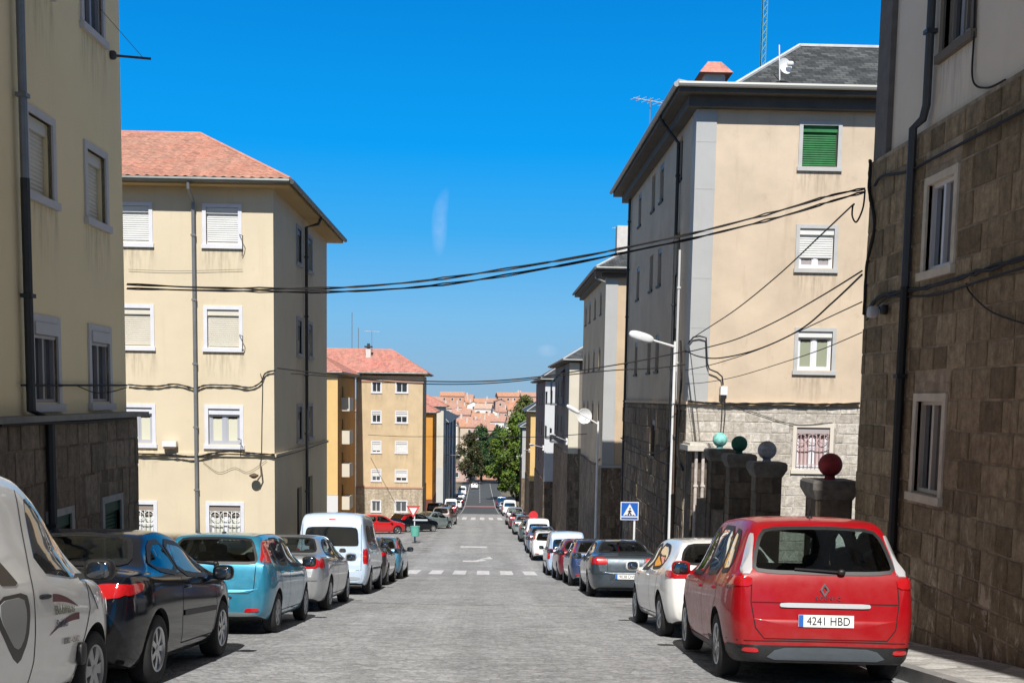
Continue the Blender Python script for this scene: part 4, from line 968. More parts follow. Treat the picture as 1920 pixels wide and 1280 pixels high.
def sc(S, **k): d = dict(S); d.update(k); return d
# --- shapes
MPV = dict(L=4.42, W=1.84, R=.325, clr=.21, axles=(-1.35, 1.36), bulge=.04, tw=.215, spokes=5,
    top=[(-2.21, .66), (-2.19, .84), (-2.155, 1.04), (-2.05, 1.27), (-1.93, 1.46), (-1.80, 1.58), (-1.5, 1.635), (-.9, 1.665), (-.1, 1.66), (.4, 1.57), (.8, 1.36), (1.3, 1.09), (1.55, 1.01), (1.95, .88), (2.13, .74), (2.21, .6)],
    belt=[(-2.21, 1.06), (-1.0, 1.0), (1.0, .96), (1.45, .93), (2.21, .74)],
    plan=[(-2.21, .72), (-2.17, .80), (-2.05, .865), (-1.7, .91), (-1.2, .92), (1.2, .92), (1.75, .87), (2.08, .73), (2.21, .55)], wr=[(-2.1, .62), (-1.4, .66), (1, .64)],
    side=[[(-1.82, 1.10), (-1.36, 1.07), (-1.36, 1.50), (-1.62, 1.46)], [(-1.30, 1.06), (-.36, 1.03), (-.36, 1.54), (-1.30, 1.51)], [(-.28, 1.03), (.80, 1.0), (.86, 1.07), (.32, 1.46), (-.28, 1.54)]],
    dlo=[(-1.88, 1.09), (-1.3, 1.03), (.95, .965), (.92, 1.08), (.36, 1.51), (-.3, 1.58), (-1.3, 1.55), (-1.66, 1.50)], lift=.03,
    rear=[mirror([(.10, 1.085), (.50, 1.09), (.665, 1.11), (.64, 1.25), (.585, 1.42), (.52, 1.50), (.2, 1.52)])], front=mirror([(.1, 1.13), (.62, 1.13), (.58, 1.24), (.5, 1.49), (.1, 1.52)]),
    lamps=[('tail_light', 'rR', ([(.68, 1.045), (.69, .945), (.88, .95), (.88, 1.045)], [(-2.12, .95), (-1.86, .965), (-1.92, 1.05), (-2.10, 1.055)]), M_RED),
           ('tail_light_lens', 'r', ([(.685, 1.06), (.80, 1.06), (.755, 1.16), (.70, 1.34), (.655, 1.47), (.625, 1.46), (.665, 1.25)],), M_CLEAR),
           ('headlight', 'f', ([(.45, .70), (.78, .74), (.75, .88), (.5, .80)],), M_CLEAR), ('reflector', 'r', ([(.62, .325), (.77, .33), (.765, .372), (.64, .37)],), M_RED)],
    patches=[('lower_bumper', 'r', mirror([(.1, .225), (.80, .225), (.95, .26), (.95, .395), (.1, .40)]), M_BLACK, .010), ('lower_bumper', 'L', [(-2.24, .22), (-1.78, .22), (-1.74, .30), (-1.80, .39), (-2.24, .395)], M_BLACK, .006), ('lower_bumper', 'R', [(-2.24, .22), (-1.78, .22), (-1.74, .30), (-1.80, .39), (-2.24, .395)], M_BLACK, .006), ('sill_trim', 'L', [(-.94, .215), (.94, .215), (.94, .285), (-.94, .285)], M_BLACK, .005), ('bumper_trim', 'r', mirror([(.1, .265), (.58, .265), (.46, .375), (.1, .385)]), mat('grey diffuser', (.065, .078, .092), .5, noise=.15), .018),
             ('chrome_strip', 'r', mirror([(.1, .755), (.42, .755), (.435, .775), (.42, .80), (.1, .80)]), mat('brushed silver strip', (.62, .63, .63), .35, metal=.55), .018)],
    gaps=[('r', [(.69, 1.02), (.70, .80), (.66, .56), (.58, .46), (-.58, .46), (-.66, .56), (-.70, .80), (-.69, 1.02)]), ('R', [(-.30, 1.0), (-.32, .6), (-.34, .3)]), ('L', [(-.30, 1.0), (-.32, .6), (-.34, .3)]), ('L', [(.95, .98), (1.0, .6), (.95, .3)]), ('L', [(-1.36, 1.05), (-1.32, .8), (-1.0, .5), (-.95, .3)]), ('L', [(-.95, .3), (.95, .3)]), ('r', [(.69, .80), (-.69, .80)]), ('r', [(.88, .43), (.4, .44), (-.4, .44), (-.88, .43)])],
    handles=[(-1.12, .90), (-.10, .88)], mirror=(.83, 1.05), plate=(-2.2, .635, 0), plate_txt='4241 HBD', wiper=((.16, 1.09), (-.28, 1.115)), aerial=(-1.5, .08))
HATCH = dict(L=4.05, W=1.74, R=.31, axles=(-1.29, 1.29), bulge=.05, tw=.2, spokes=5,
    top=[(-2.025, .68), (-2.0, .84), (-1.96, .98), (-1.84, 1.13), (-1.66, 1.30), (-1.5, 1.38), (-1.1, 1.43), (-.4, 1.45), (.1, 1.42), (.45, 1.31), (.95, 1.06), (1.15, .98), (1.7, .87), (1.93, .74), (2.025, .58)],
    belt=[(-2.025, 1.0), (-1.0, .97), (.9, .90), (1.3, .88), (2.025, .72)], plan=[(-2.025, .68), (-1.97, .77), (-1.8, .84), (-1.4, .87), (1.0, .865), (1.6, .83), (1.9, .70), (2.025, .52)], wr=[(-1.9, .56), (-1.2, .58), (1, .60)],
    side=[[(-1.32, 1.08), (-1.18, 1.0), (-.42, .97), (-.42, 1.34), (-1.0, 1.31), (-1.26, 1.2)], [(-.34, .97), (.66, .93), (.72, .99), (.25, 1.28), (-.34, 1.345)]],
    dlo=[(-1.38, 1.10), (-1.2, .965), (.8, .90), (.78, 1.0), (.30, 1.33), (-.38, 1.39), (-1.02, 1.35), (-1.32, 1.22)],
    rear=[mirror([(.1, 1.06), (.5, 1.06), (.62, 1.09), (.56, 1.24), (.46, 1.33), (.1, 1.34)])], front=mirror([(.1, 1.09), (.58, 1.09), (.5, 1.33), (.1, 1.36)]),
    lamps=[('tail_light', 'rR', ([(.52, .86), (.80, .86), (.82, .97), (.55, .965)], [(-1.98, .86), (-1.76, .88), (-1.76, .97), (-1.95, .97)]), M_RED), ('headlight', 'f', ([(.4, .70), (.75, .74), (.7, .86), (.45, .8)],), M_CLEAR)],
    gaps=[('r', [(.60, 1.0), (.58, .62), (-.58, .62), (-.60, 1.0)]), ('L', [(-.38, .96), (-.38, .3)]), ('L', [(.85, .92), (.9, .6), (.82, .3)]), ('L', [(-1.2, .98), (-.98, .6), (-.9, .3)]), ('L', [(-.9, .3), (.82, .3)]), ('R', [(-.38, .96), (-.38, .3)]), ('R', [(.85, .92), (.9, .6), (.82, .3)]), ('R', [(-1.2, .98), (-.98, .6), (-.9, .3)])],
    patches=[('bumper_trim', 'r', mirror([(.1, .29), (.62, .29), (.58, .36), (.1, .37)]), M_BLACK, .008)],
    handles=[(-.16, .86)], mirror=(.74, .98), plate=(-2.0, .56, 0), plate_txt='2816 HKD', wiper=((.0, 1.05), (-.35, 1.08)), aerial=(-1.3, .14))
COUPE = dict(L=4.1, W=1.76, R=.32, axles=(-1.28, 1.24), bulge=.06, tw=.21, spokes=7, clr=.19,
    top=[(-2.05, .66), (-2.02, .82), (-1.97, .96), (-1.85, 1.03), (-1.6, 1.075), (-1.45, 1.12), (-1.15, 1.27), (-.8, 1.39), (-.35, 1.43), (.05, 1.40), (.45, 1.26), (.95, 1.03), (1.2, .96), (1.75, .85), (1.97, .72), (2.05, .58)],
    belt=[(-2.05, .99), (-1.2, .99), (.9, .90), (1.3, .88), (2.05, .7)], plan=[(-2.05, .66), (-2.0, .75), (-1.85, .82), (-1.45, .87), (1.0, .875), (1.6, .84), (1.93, .70), (2.05, .52)], wr=[(-1.5, .60), (-.8, .57), (1, .60)],
    side=[[(-1.22, 1.06), (-.52, .99), (-.52, 1.31), (-.85, 1.29)], [(-.44, .985), (.66, .94), (.70, .99), (.2, 1.27), (-.44, 1.32)]],
    dlo=[(-1.30, 1.04), (-.5, .955), (.78, .91), (.76, 1.0), (.26, 1.32), (-.45, 1.37), (-.90, 1.33)],
    rear=[mirror([(.1, 1.10), (.55, 1.10), (.62, 1.12), (.55, 1.24), (.46, 1.34), (.1, 1.36)])], front=mirror([(.1, 1.08), (.58, 1.08), (.5, 1.3), (.1, 1.34)]),
    lamps=[('tail_light', 'rR', ([(.44, .80), (.56, .80), (.76, .83), (.82, .94), (.58, .945), (.50, .92)], [(-2.0, .83), (-1.72, .87), (-1.66, .945), (-1.95, .94)]), M_RED), ('headlight', 'f', ([(.4, .68), (.75, .72), (.7, .84), (.45, .78)],), M_CLEAR)],
    gaps=[('r', [(.50, .98), (.44, .80), (.42, .66), (-.42, .66), (-.50, .98)]), ('R', [(-.48, .97), (-.50, .55), (-.42, .3)]), ('R', [(.85, .92), (.9, .6), (.82, .3)]), ('R', [(-.42, .3), (.82, .3)])],
    patches=[('bumper_trim', 'r', mirror([(.1, .27), (.62, .27), (.58, .36), (.1, .37)]), M_BLACK, .008)],
    handles=[(-.30, .86)], mirror=(.72, .97), plate=(-2.0, .52, 0), plate_txt='7153 FGT', rub=[(-.45, .60), (.85, .58)], rub_mat=M_BLACK)
MINI = dict(L=3.82, W=1.65, R=.29, axles=(-1.25, 1.24), bulge=.05, tw=.185, spokes=6, wheel='cap',
    top=[(-1.91, .66), (-1.89, .82), (-1.865, .97), (-1.76, 1.16), (-1.62, 1.35), (-1.48, 1.40), (-1.0, 1.43), (-.3, 1.44), (.15, 1.41), (.5, 1.30), (1.0, 1.03), (1.2, .95), (1.65, .86), (1.83, .72), (1.91, .58)],
    belt=[(-1.91, .98), (-1.0, .95), (.9, .90), (1.3, .87), (1.91, .7)], plan=[(-1.91, .66), (-1.87, .73), (-1.7, .79), (-1.4, .82), (1.0, .82), (1.5, .79), (1.8, .66), (1.91, .5)], wr=[(-1.8, .60), (-1.2, .585), (1, .58)],
    side=[[(-1.45, 1.04), (-1.22, 1.0), (-1.22, 1.32), (-1.36, 1.28)], [(-1.15, .99), (-.36, .97), (-.36, 1.34), (-1.15, 1.33)], [(-.28, .965), (.70, .93), (.74, .98), (.28, 1.28), (-.28, 1.345)]],
    dlo=[(-1.52, 1.02), (-1.2, .965), (.82, .90), (.80, 1.0), (.34, 1.33), (-.30, 1.385), (-1.2, 1.37), (-1.42, 1.32)],
    rear=[mirror([(.1, 1.0), (.58, 1.0), (.60, 1.05), (.52, 1.27), (.46, 1.33), (.1, 1.34)])], front=mirror([(.1, 1.08), (.56, 1.08), (.5, 1.32), (.1, 1.35)]),
    lamps=[('tail_light', 'r', ([(.645, 1.0), (.775, 1.0), (.75, 1.15), (.66, 1.35), (.60, 1.34), (.63, 1.2)],), M_RED), ('headlight', 'f', ([(.4, .68), (.7, .72), (.66, .84), (.45, .78)],), M_CLEAR), ('reflector', 'r', ([(.46, .33), (.66, .34), (.65, .385), (.48, .38)],), M_RED)],
    gaps=[('r', [(.60, .98), (.58, .62), (.5, .585), (-.5, .585), (-.58, .62), (-.60, .98)]), ('R', [(-.32, .96), (-.34, .3)]), ('R', [(.85, .92), (.9, .6), (.82, .3)]), ('R', [(-1.18, .98), (-.98, .6), (-.9, .3)]), ('R', [(-.9, .3), (.82, .3)])],
    patches=[('bumper_trim', 'r', mirror([(.1, .265), (.66, .27), (.60, .32), (.1, .325)]), mat('worn grey plastic', (.14, .17, .18), .6), .006), ('plate_recess', 'r', mirror([(.1, .50), (.29, .50), (.30, .545), (.1, .57)]), M_BLACK, .003)],
    handles=[(-.98, .86), (-.14, .85)], handle_mat=None, mirror=(.76, .98), mirror_mat=M_BLACK, plate=(-1.9, .47, 0), plate_x=0, plate_txt='5302 CPR', wiper=((.05, .985), (-.35, 1.02)), aerial=(-1.2, .05))
SALOON = dict(L=4.56, W=1.78, R=.315, axles=(-1.33, 1.34), bulge=.06, tw=.21, spokes=5, clr=.19,
    top=[(-2.28, .66), (-2.25, .84), (-2.19, .985), (-2.08, 1.03), (-1.72, 1.055), (-1.55, 1.10), (-1.2, 1.26), (-.8, 1.385), (-.25, 1.43), (.2, 1.41), (.6, 1.28), (1.1, 1.03), (1.35, .96), (2.0, .84), (2.2, .71), (2.28, .57)],
    belt=[(-2.28, 1.0), (-1.2, .97), (1.0, .91), (1.4, .88), (2.28, .7)], plan=[(-2.28, .66), (-2.22, .76), (-2.05, .83), (-1.6, .88), (1.2, .885), (1.8, .84), (2.15, .70), (2.28, .52)], wr=[(-1.5, .60), (-.8, .58), (1, .60)],
    side=[[(-1.36, 1.06), (-.38, .98), (-.38, 1.33), (-.85, 1.30)], [(-.29, .975), (.80, .94), (.84, .99), (.32, 1.28), (-.29, 1.34)]],
    dlo=[(-1.46, 1.05), (-.4, .95), (.94, .91), (.90, 1.0), (.38, 1.33), (-.3, 1.38), (-.90, 1.34)],
    rear=[mirror([(.1, 1.10), (.54, 1.10), (.60, 1.115), (.53, 1.25), (.46, 1.34), (.1, 1.355)])], front=mirror([(.1, 1.08), (.58, 1.08), (.5, 1.3), (.1, 1.34)]),
    lamps=[('tail_light', 'rR', ([(.45, .80), (.76, .80), (.78, .98), (.47, .97)], [(-2.2, .80), (-1.98, .82), (-1.98, .985), (-2.16, .98)]), M_RED), ('headlight', 'f', ([(.4, .68), (.75, .72), (.7, .84), (.45, .78)],), M_CLEAR)],
    gaps=[('r', [(.45, 1.0), (.45, .62), (-.45, .62), (-.45, 1.0)]), ('r', [(.86, .58), (-.86, .58)])]+[(s, l) for s in 'LR' for l in ([(-.33, .96), (-.34, .3)], [(.95, .92), (1.0, .6), (.92, .3)], [(-1.25, .98), (-1.0, .6), (-.9, .3)], [(-.9, .3), (.92, .3)])],
    handles=[(-1.05, .87), (-.14, .86)], mirror=(.80, .97), plate=(-2.2, .52, 0), plate_txt='9038 DVB')
TALLVAN = dict(hollow=False, L=4.4, W=1.80, R=.325, axles=(-1.36, 1.36), bulge=.05, tw=.2, spokes=6, wheel='cap', clr=.22,
    top=[(-2.2, .62), (-2.19, .95), (-2.165, 1.4), (-2.11, 1.78), (-2.03, 1.93), (-1.85, 1.985), (-1.2, 2.01), (.0, 1.99), (.45, 1.90), (.8, 1.66), (1.2, 1.25), (1.4, 1.12), (1.9, 1.0), (2.12, .82), (2.2, .62)],
    belt=[(-2.2, 1.16), (0, 1.14), (1.2, 1.06), (2.2, .8)], plan=[(-2.2, .74), (-2.17, .82), (-2.05, .87), (-1.6, .895), (1.3, .895), (1.8, .85), (2.1, .72), (2.2, .55)], wr=.71,
    side=[[(-1.85, 1.20), (-.95, 1.19), (-.95, 1.68), (-1.8, 1.68)], [(-.85, 1.19), (-.05, 1.18), (-.05, 1.68), (-.85, 1.68)], [(.05, 1.17), (.95, 1.12), (1.0, 1.18), (.6, 1.6), (.05, 1.68)]],
    rear=[mirror([(.1, 1.17), (.58, 1.17), (.66, 1.19), (.63, 1.55), (.57, 1.63), (.1, 1.64)])], front=mirror([(.1, 1.15), (.65, 1.15), (.58, 1.75), (.1, 1.8)]),
    lamps=[('tail_light', 'rR', ([(.76, .74), (.85, .74), (.84, 1.12), (.75, 1.12)], [(-2.16, .74), (-2.06, .74), (-2.05, 1.12), (-2.15, 1.12)]), M_RED), ('lamp_band', 'r', ([(.755, .90), (.85, .90), (.845, .97), (.75, .97)],), M_ORANGE), ('headlight', 'f', ([(.4, .75), (.78, .8), (.72, 1.0), (.45, .9)],), M_CLEAR)],
    gaps=[('r', [(.70, 1.7), (.72, 1.1), (.72, .60), (-.72, .60), (-.70, 1.7)]), ('r', [(.0, .60), (0, 1.15)])]+[(s, l) for s in 'LR' for l in ([(0, 1.68), (0, .3)], [(-.9, 1.68), (-.95, .6), (-.9, .3)], [(1.05, 1.1), (1.1, .6), (1.0, .3)], [(-.9, .3), (1.0, .3)])],
    patches=[('badge', 'r', [(.18, 1.02), (.36, 1.02), (.34, 1.12), (.2, 1.12)], M_BLACK, .008), ('bumper_step', 'r', mirror([(.1, .36), (.7, .36), (.7, .44), (.1, .44)]), mat('worn pale plastic', (.30, .34, .38), .6), .01), ('brake_lamp', 'r', mirror([(.03, 1.80), (.09, 1.80), (.09, 1.83), (.03, 1.83)]), M_RED, .008)],
    handles=[(-.7, 1.0), (.2, .98)], mirror=(.95, 1.2), mirror_mat=M_BLACK, plate=(-2.2, .76, 0), plate_txt='6470 GLX', rub=[(-.9, .62), (1.0, .60)])
PANELVAN = dict(hollow=False, L=4.0, W=1.68, R=.305, axles=(-1.35, 1.27), bulge=.05, tw=.19, spokes=6, wheel='cap', clr=.22, gap=.06,
    top=[(-2.0, .62), (-1.985, .95), (-1.95, 1.4), (-1.9, 1.68), (-1.8, 1.77), (-1.4, 1.80), (-.3, 1.81), (.1, 1.78), (.42, 1.66), (.75, 1.42), (1.12, 1.12), (1.3, 1.045), (1.65, .95), (1.9, .80), (2.0, .62)],
    belt=[(-2.0, 1.08), (0, 1.07), (.9, 1.02), (1.3, .97), (2.0, .74)], plan=[(-2.0, .70), (-1.95, .77), (-1.8, .82), (1.1, .835), (1.55, .80), (1.85, .68), (2.0, .5)], wr=.64,
    side=[[(.15, 1.10), (.92, 1.03), (1.0, 1.07), (.62, 1.42), (.30, 1.62), (.18, 1.60)]], rear=[mirror([(.06, 1.15), (.58, 1.15), (.55, 1.55), (.06, 1.56)])], front=mirror([(.1, 1.1), (.6, 1.1), (.52, 1.58), (.1, 1.63)]),
    lamps=[('tail_light', 'r', ([(.70, .74), (.78, .74), (.77, 1.1), (.70, 1.1)],), M_RED), ('headlight', 'fR', ([(.4, .70), (.72, .74), (.68, .92), (.45, .84)], [(1.55, .72), (1.86, .70), (1.80, .82), (1.6, .86)]), M_CLEAR)],
    gaps=[('R', [(.08, 1.66), (.03, 1.1), (.06, .5), (.0, .26)]), ('R', [(1.06, 1.06), (1.10, .8), (.90, .42), (.88, .26)]), ('R', [(.0, .26), (.88, .26)]), ('R', [(1.10, .98), (1.3, .78)])], gapw=.012,
    handles=[(.22, .93)], handle_mat=M_BLACK, mirror=(.98, 1.10), mirror_mat=M_BLACK, plate=(-2, .6, 0))
SLANT = rad(0)
# --- the nearest cars, left row (all nose away from the camera)
P_WHITE = paint('white car paint', (.85, .855, .84)); P_BLACK = paint('black car paint', (.004, .006, .011), .0); P_BLUE = paint('turquoise car paint', (.022, .235, .37), .35); P_SILVER = paint('silver car paint', (.40, .42, .43), .55)
P_PALE = paint('pale blue white paint', (.50, .62, .76), .1); P_REDM = paint('ruby red car paint', (.315, .0025, .007), .0, .04, .45, .2); P_GREY = paint('slate grey car paint', (.045, .062, .078), .4)
P_BROWN = paint('dark taupe paint', (.06, .055, .055), .4); P_TEAL = paint('petrol blue paint', (.06, .22, .34), .35); P_RED = paint('bright red paint', (.58, .01, .015), .1); P_DKRED = paint('dark red paint', (.19, .012, .03), .3)
P_LGREEN = paint('silver green paint', (.33, .42, .40), .5); P_NAVY = paint('navy paint', (.03, .06, .16), .4)
van, vb = make_car('white panel van at the left edge with faded lettering on its door', 'van', PANELVAN, P_WHITE, (-3.88, 7.40), 0, 'cars parked along the left kerb', 'parked_van')
g_dark, g_mid, g_wine = mat('decal charcoal', (.06, .055, .05), .5), mat('decal grey', (.36, .37, .36), .5), mat('decal wine', (.13, .03, .04), .5)
def van_patch(nm, poly, m, off): mb = MB(); patch(mb, vb, 'R', poly, off, rnd=1, step=.03); return mb.build(nm, m, van, world=False)
van_patch('emblem', [(-.52, .96), (-.08, .98), (-.03, .86), (-.06, .66), (-.18, .50), (-.30, .56), (-.55, .80)], g_dark, .003)
van_patch('emblem_field', [(-.50, .935), (-.14, .95), (-.09, .84), (-.12, .68), (-.20, .60), (-.30, .63), (-.50, .82)], g_mid, .006)
van_patch('emblem_stroke', [(-.55, 1.28), (-.30, 1.12), (-.16, 1.02), (-.50, 1.03)], mat('decal brown', (.10, .08, .06), .5), .003)
def swoosh(pts, w, m):
    mb = MB(); n = len(pts); V = []
    for i, (a, b) in enumerate(pts):
        for s in (-1, 1): V.append(proj_pt(vb, 'R', a, b+s*w[i]/2, .004)[0])
    mb.mesh(V, [(2*i, 2*i+1, 2*i+3, 2*i+2) for i in range(n-1)], 0, True); mb.build('stripe', m, van, world=False)
swoosh([(.36+.06*i, .915-.0012*i*i*1.0-.001*i) for i in range(9)], [.055, .055, .052, .046, .04, .032, .024, .014, .004], g_wine)
swoosh([(.30+.07*i, .655+.028*i-.0019*i*i) for i in range(9)], [.004, .012, .02, .028, .036, .042, .046, .05, .05], g_wine)
wx = .84+.004
def van_text(s, size, y, z, m): 
    y += len(s)*size*.27; p, n = proj_pt(vb, 'R', y, z, .010); text_obj('lettering', s, size, m, van, tuple(p), (math.pi/2-math.asin(n.z), 0, math.pi/2+math.atan2(n.y, n.x)), .0012, 'CENTER')
van_text('Boldmans', .095, .36, .822, mat('faded green ink', (.22, .23, .17), .6)); van_text('Studio', .085, .37, .725, mat('faded blue ink', (.13, .14, .19), .6)); van_text('0202 - 2002', .062, .52, .590, mat('faded brown ink', (.26, .24, .22), .6))
mb = MB(); blob(mb, (.845, .90, .47), (.03, .055, .085), .5, n=8); mb.build('side_hinge', M_BLACK, van, world=False)
BC, _ = make_car('glossy black car with rounded roof, just ahead of the white van', 'car', COUPE, P_BLACK, (-3.87, 11.45), 0, 'cars parked along the left kerb')
make_car('turquoise hatchback with tall red tail lights beside its rear window', 'car', MINI, P_BLUE, (-3.79, 17.2), 0, 'cars parked along the left kerb')
SAL, _ = make_car('silver saloon parked between the turquoise hatchback and the tall van', 'car', SALOON, P_SILVER, (-3.82, 22.45), 0, 'cars parked along the left kerb')
TV, _ = make_car('tall pale blue white van with a wide dark rear window', 'van', TALLVAN, P_PALE, (-3.72, 28.85), 0, 'cars parked along the left kerb', 'parked_van')
# --- right row
RM, rb = make_car('ruby red people carrier with plate 4241 HBD, in the right foreground', 'car', MPV, P_REDM, (3.36, 12.55), rad(-3.3), 'cars parked along the right kerb')
p, n = proj_pt(rb, 'r', 0, .925, .004)
mb = MB(); d0, d1 = .082, .05
for (a, b), (c, d) in zip([(0, 1), (.72, 0), (0, -1), (-.72, 0)], [(.72, 0), (0, -1), (-.72, 0), (0, 1)]):
    mb.mesh([Vector((p.x+k[0]*s*.9, p.y-o, p.z+k[1]*s)) for k in ((a, b), (c, d)) for s, o in ((d0*.8, .012), (d1*.75, .012), (d0*.8, -.01), (d1*.75, -.01))], [(0, 4, 5, 1), (0, 2, 6, 4), (1, 5, 7, 3)], 0)
mb.build('badge', M_CHROME, RM, world=False)
p, n = proj_pt(rb, 'r', 0, .845, .003); text_obj('chrome_lettering', 'S C E N I C', .05, M_CHROME, RM, (0.03, p.y-.004, p.z), (math.pi/2-.1, 0, 0), .002)
HB, _ = make_car('white hatchback parked directly ahead of the ruby red people carrier', 'car', HATCH, P_WHITE, (3.40, 17.42), rad(.3), 'cars parked along the right kerb')
GS, _ = make_car('slate grey saloon, red wrap round tail lights, parked near the pedestrian crossing sign', 'car', SALOON, P_GREY, (3.44, 28.95), rad(-1), 'cars parked along the right kerb')
# --- the smaller cars further on are copies with their own paint
def copy_car(src, label, cat, x, y, yaw, pm, group, name='parked_car', s=1.0):
    sl = (road_z(y+1.3)-road_z(y-1.3))/2.6
    root = src.copy(); root.name = name; COL.objects.link(root); root.location = (x+street_x(y), y, road_z(y)+.006); root.rotation_euler = (math.atan(sl)*math.cos(yaw), 0, yaw); root.scale = (s, s, s)
    tag(root, label, cat, group)
    def rec(o, c):
        for ch in CH.get(o.name, []):
            k = ch.copy(); k.name = ch.name.split('.')[0]; COL.objects.link(k); k.parent = c
            for i, sl_ in enumerate(k.material_slots):
                if sl_.material and sl_.material.name in PAINTS: sl_.link = 'OBJECT'; sl_.material = pm
            rec(ch, k)
    rec(src, root); return root
CH = {}
for o in list(COL.objects):
    if o.parent: CH.setdefault(o.parent.name, []).append(o)
PAINTS = {m.name for m in (P_WHITE, P_BLACK, P_BLUE, P_SILVER, P_PALE, P_REDM, P_GREY)}
MN = next(o for o in COL.objects if o.get('label', '').startswith('turquoise'))
for pl in [o for o in CH[MN.name] if 0]: pass
LK, RK = 'cars parked along the left kerb', 'cars parked along the right kerb'
copy_car(HB, 'dark taupe car just in front of the tall pale van', 'car', -3.72, 33.9, 0, P_BROWN, LK)
copy_car(MN, 'small petrol blue hatchback, last in the left row before the crossing', 'car', -3.62, 38.75, 0, P_TEAL, LK)
copy_car(MN, 'dark navy hatchback one place beyond the slate grey saloon', 'car', 3.35, 35.0, 0, P_NAVY, RK)
copy_car(HB, 'dark red car between the navy hatchback and the pale blue van', 'car', 3.30, 39.4, 0, P_DKRED, RK)
copy_car(TV, 'pale blue van parked beside the near zebra crossing', 'van', 3.10, 44.0, 0, paint('sky blue white paint', (.42, .56, .76), .1), RK, 'parked_van', .86)
copy_car(MN, 'small white car, first beyond the near zebra crossing on the right', 'car', 3.05, 55.6, 0, P_WHITE, RK)
copy_car(SAL, 'blue and silver saloon just beyond the small white car', 'car', 3.1, 61.5, 0, paint('steel blue paint', (.10, .16, .30), .4), RK)
copy_car(TV, 'white van with two small rear windows, right row', 'van', 3.15, 67.5, 0, P_WHITE, RK, 'parked_van', .86)
copy_car(HB, 'dark green grey car beyond the white van, right row', 'car', 3.1, 74, 0, paint('green grey paint', (.08, .12, .11), .4), RK)
copy_car(SAL, 'silver green saloon, last of the right row before the far crossing', 'car', 3.05, 85, 0, P_LGREEN, RK)
copy_car(HB, 'brown red hatchback right before the far crossing', 'car', 3.0, 96, 0, P_DKRED, RK)
copy_car(RM, 'grey people carrier standing just short of the far crossing', 'car', 3.0, 106, 0, P_SILVER, RK)
FK = 'small cars far down the street'
for lab, src, x, y, pm in (('white van near the red stripe on the road, right side', TV, 3.3, 139, P_WHITE), ('silver car beyond the white van at the red stripe', HB, 3.3, 149, P_SILVER), ('pale blue car on the right beneath the green trees', MN, 3.3, 168, P_PALE), ('dark blue van farthest up on the right', TV, 3.2, 186, P_NAVY),
                           ('dark red car on the left next to the red stripe', HB, -4.0, 136, P_DKRED), ('white van roof above the dark red car, left', TV, -4.1, 146, P_WHITE), ('white car on the left before the dark asphalt rises', MN, -4.0, 176, P_WHITE), ('black car on the left far down the asphalt', HB, -4.0, 192, P_BLACK), ('white car in the lane near the tree', HB, -1.6, 262, P_WHITE), ('silver car far down on the left', SAL, -4.0, 212, P_SILVER), ('white van farthest up on the left', TV, -4.0, 232, P_WHITE)):
    copy_car(src, lab, 'van' if 'van' in lab else 'car', x, y, 0, pm, FK, 'parked_van' if 'van' in lab else 'parked_car')
CK = 'cars parked across the open corner'
copy_car(HB, 'bright red car parked in front of the ochre building', 'car', -7.9, 82.0, rad(-62), P_RED, CK)
copy_car(MN, 'black hatchback between the bright red car and the silver green one', 'car', -5.4, 86.5, rad(-48), P_BLACK, CK)
copy_car(SAL, 'silver green saloon at the corner of the ochre building', 'car', -4.3, 93, rad(-30), P_LGREEN, CK)
copy_car(RM, 'silver and rust people carrier beside the far zebra crossing', 'car', -3.6, 103, rad(-8), paint('champagne paint', (.36, .30, .27), .4), CK)
copy_car(TV, 'dark van in the shade at the foot of the orange building', 'van', -5.0, 119, rad(-6), P_BLACK, CK, 'parked_van', .9)
# ------------------------------------------------------------------ stone pillars with painted balls between the two right hand buildings
ST_PILLAR = ashlar('dark pillar stone', (.10, .082, .065), (.17, .14, .11), (.09, .075, .06), bw=.5, bh=.36)
def pillar(x, y, w, zt, zb, ballm, r, colour):
    P = empty('stone_pillar', (x, y, zb), 'dark stone pillar topped by a %s ball' % colour, 'pillar', 'pillars with painted balls')
    mb = MB(); h = w/2; b = .02
    V = [(x+sx*(h-(b if k == 0 else 0)), y+sy*(h-(b if k == 1 else 0)), z) for z in (zb, zt) for sx, sy, k in ((-1, -1, 0), (-1, -1, 1), (1, -1, 1), (1, -1, 0), (1, 1, 0), (1, 1, 1), (-1, 1, 1), (-1, 1, 0))]
    mb.mesh(V, [(i, (i+1) % 8, 8+(i+1) % 8, 8+i) for i in range(8)]); mb.build('shaft', ST_PILLAR, P)
    c = MB(); e = .075
    lv = [(h, zt), (h+e*.4, zt+.06), (h+e, zt+.15), (h+e, zt+.25), (h+e*.6, zt+.29)]
    V = [(x+sx*q, y+sy*q, z) for q, z in lv for sx, sy in ((-1, -1), (1, -1), (1, 1), (-1, 1))]
    c.mesh(V, [(i*4+k, i*4+(k+1) % 4, (i+1)*4+(k+1) % 4, (i+1)*4+k) for i in range(4) for k in range(4)]+[(16, 17, 18, 19)]); c.build('cap', mat('weathered cap stone', (.115, .105, .095), .9, noise=.4, nscale=6, bump=.4), P)
    k = MB(); zc = zt+.29+.05+r*.96
    k.lathe([(r*.5, zt+.285), (r*.42, zt+.33), (r*.42, zt+.36)], 20, Matrix.Translation((x, y, 0)))
    n = 20; k.lathe([(r*math.sin(math.pi*i/n)+1e-4, zc-r*math.cos(math.pi*i/n)) for i in range(n+1)], 28, Matrix.Translation((x, y, 0)))
    k.build('ball', ballm, P)
def ballmat(n, c): return mat(n, c, .8, noise=.5, nscale=9, bump=.6, bscale=22)
pillar(5.24, 16.98, .56, -.07, road_z(17)-.2, ballmat('dull red ball paint', (.24, .022, .026)), .18, 'dull red')
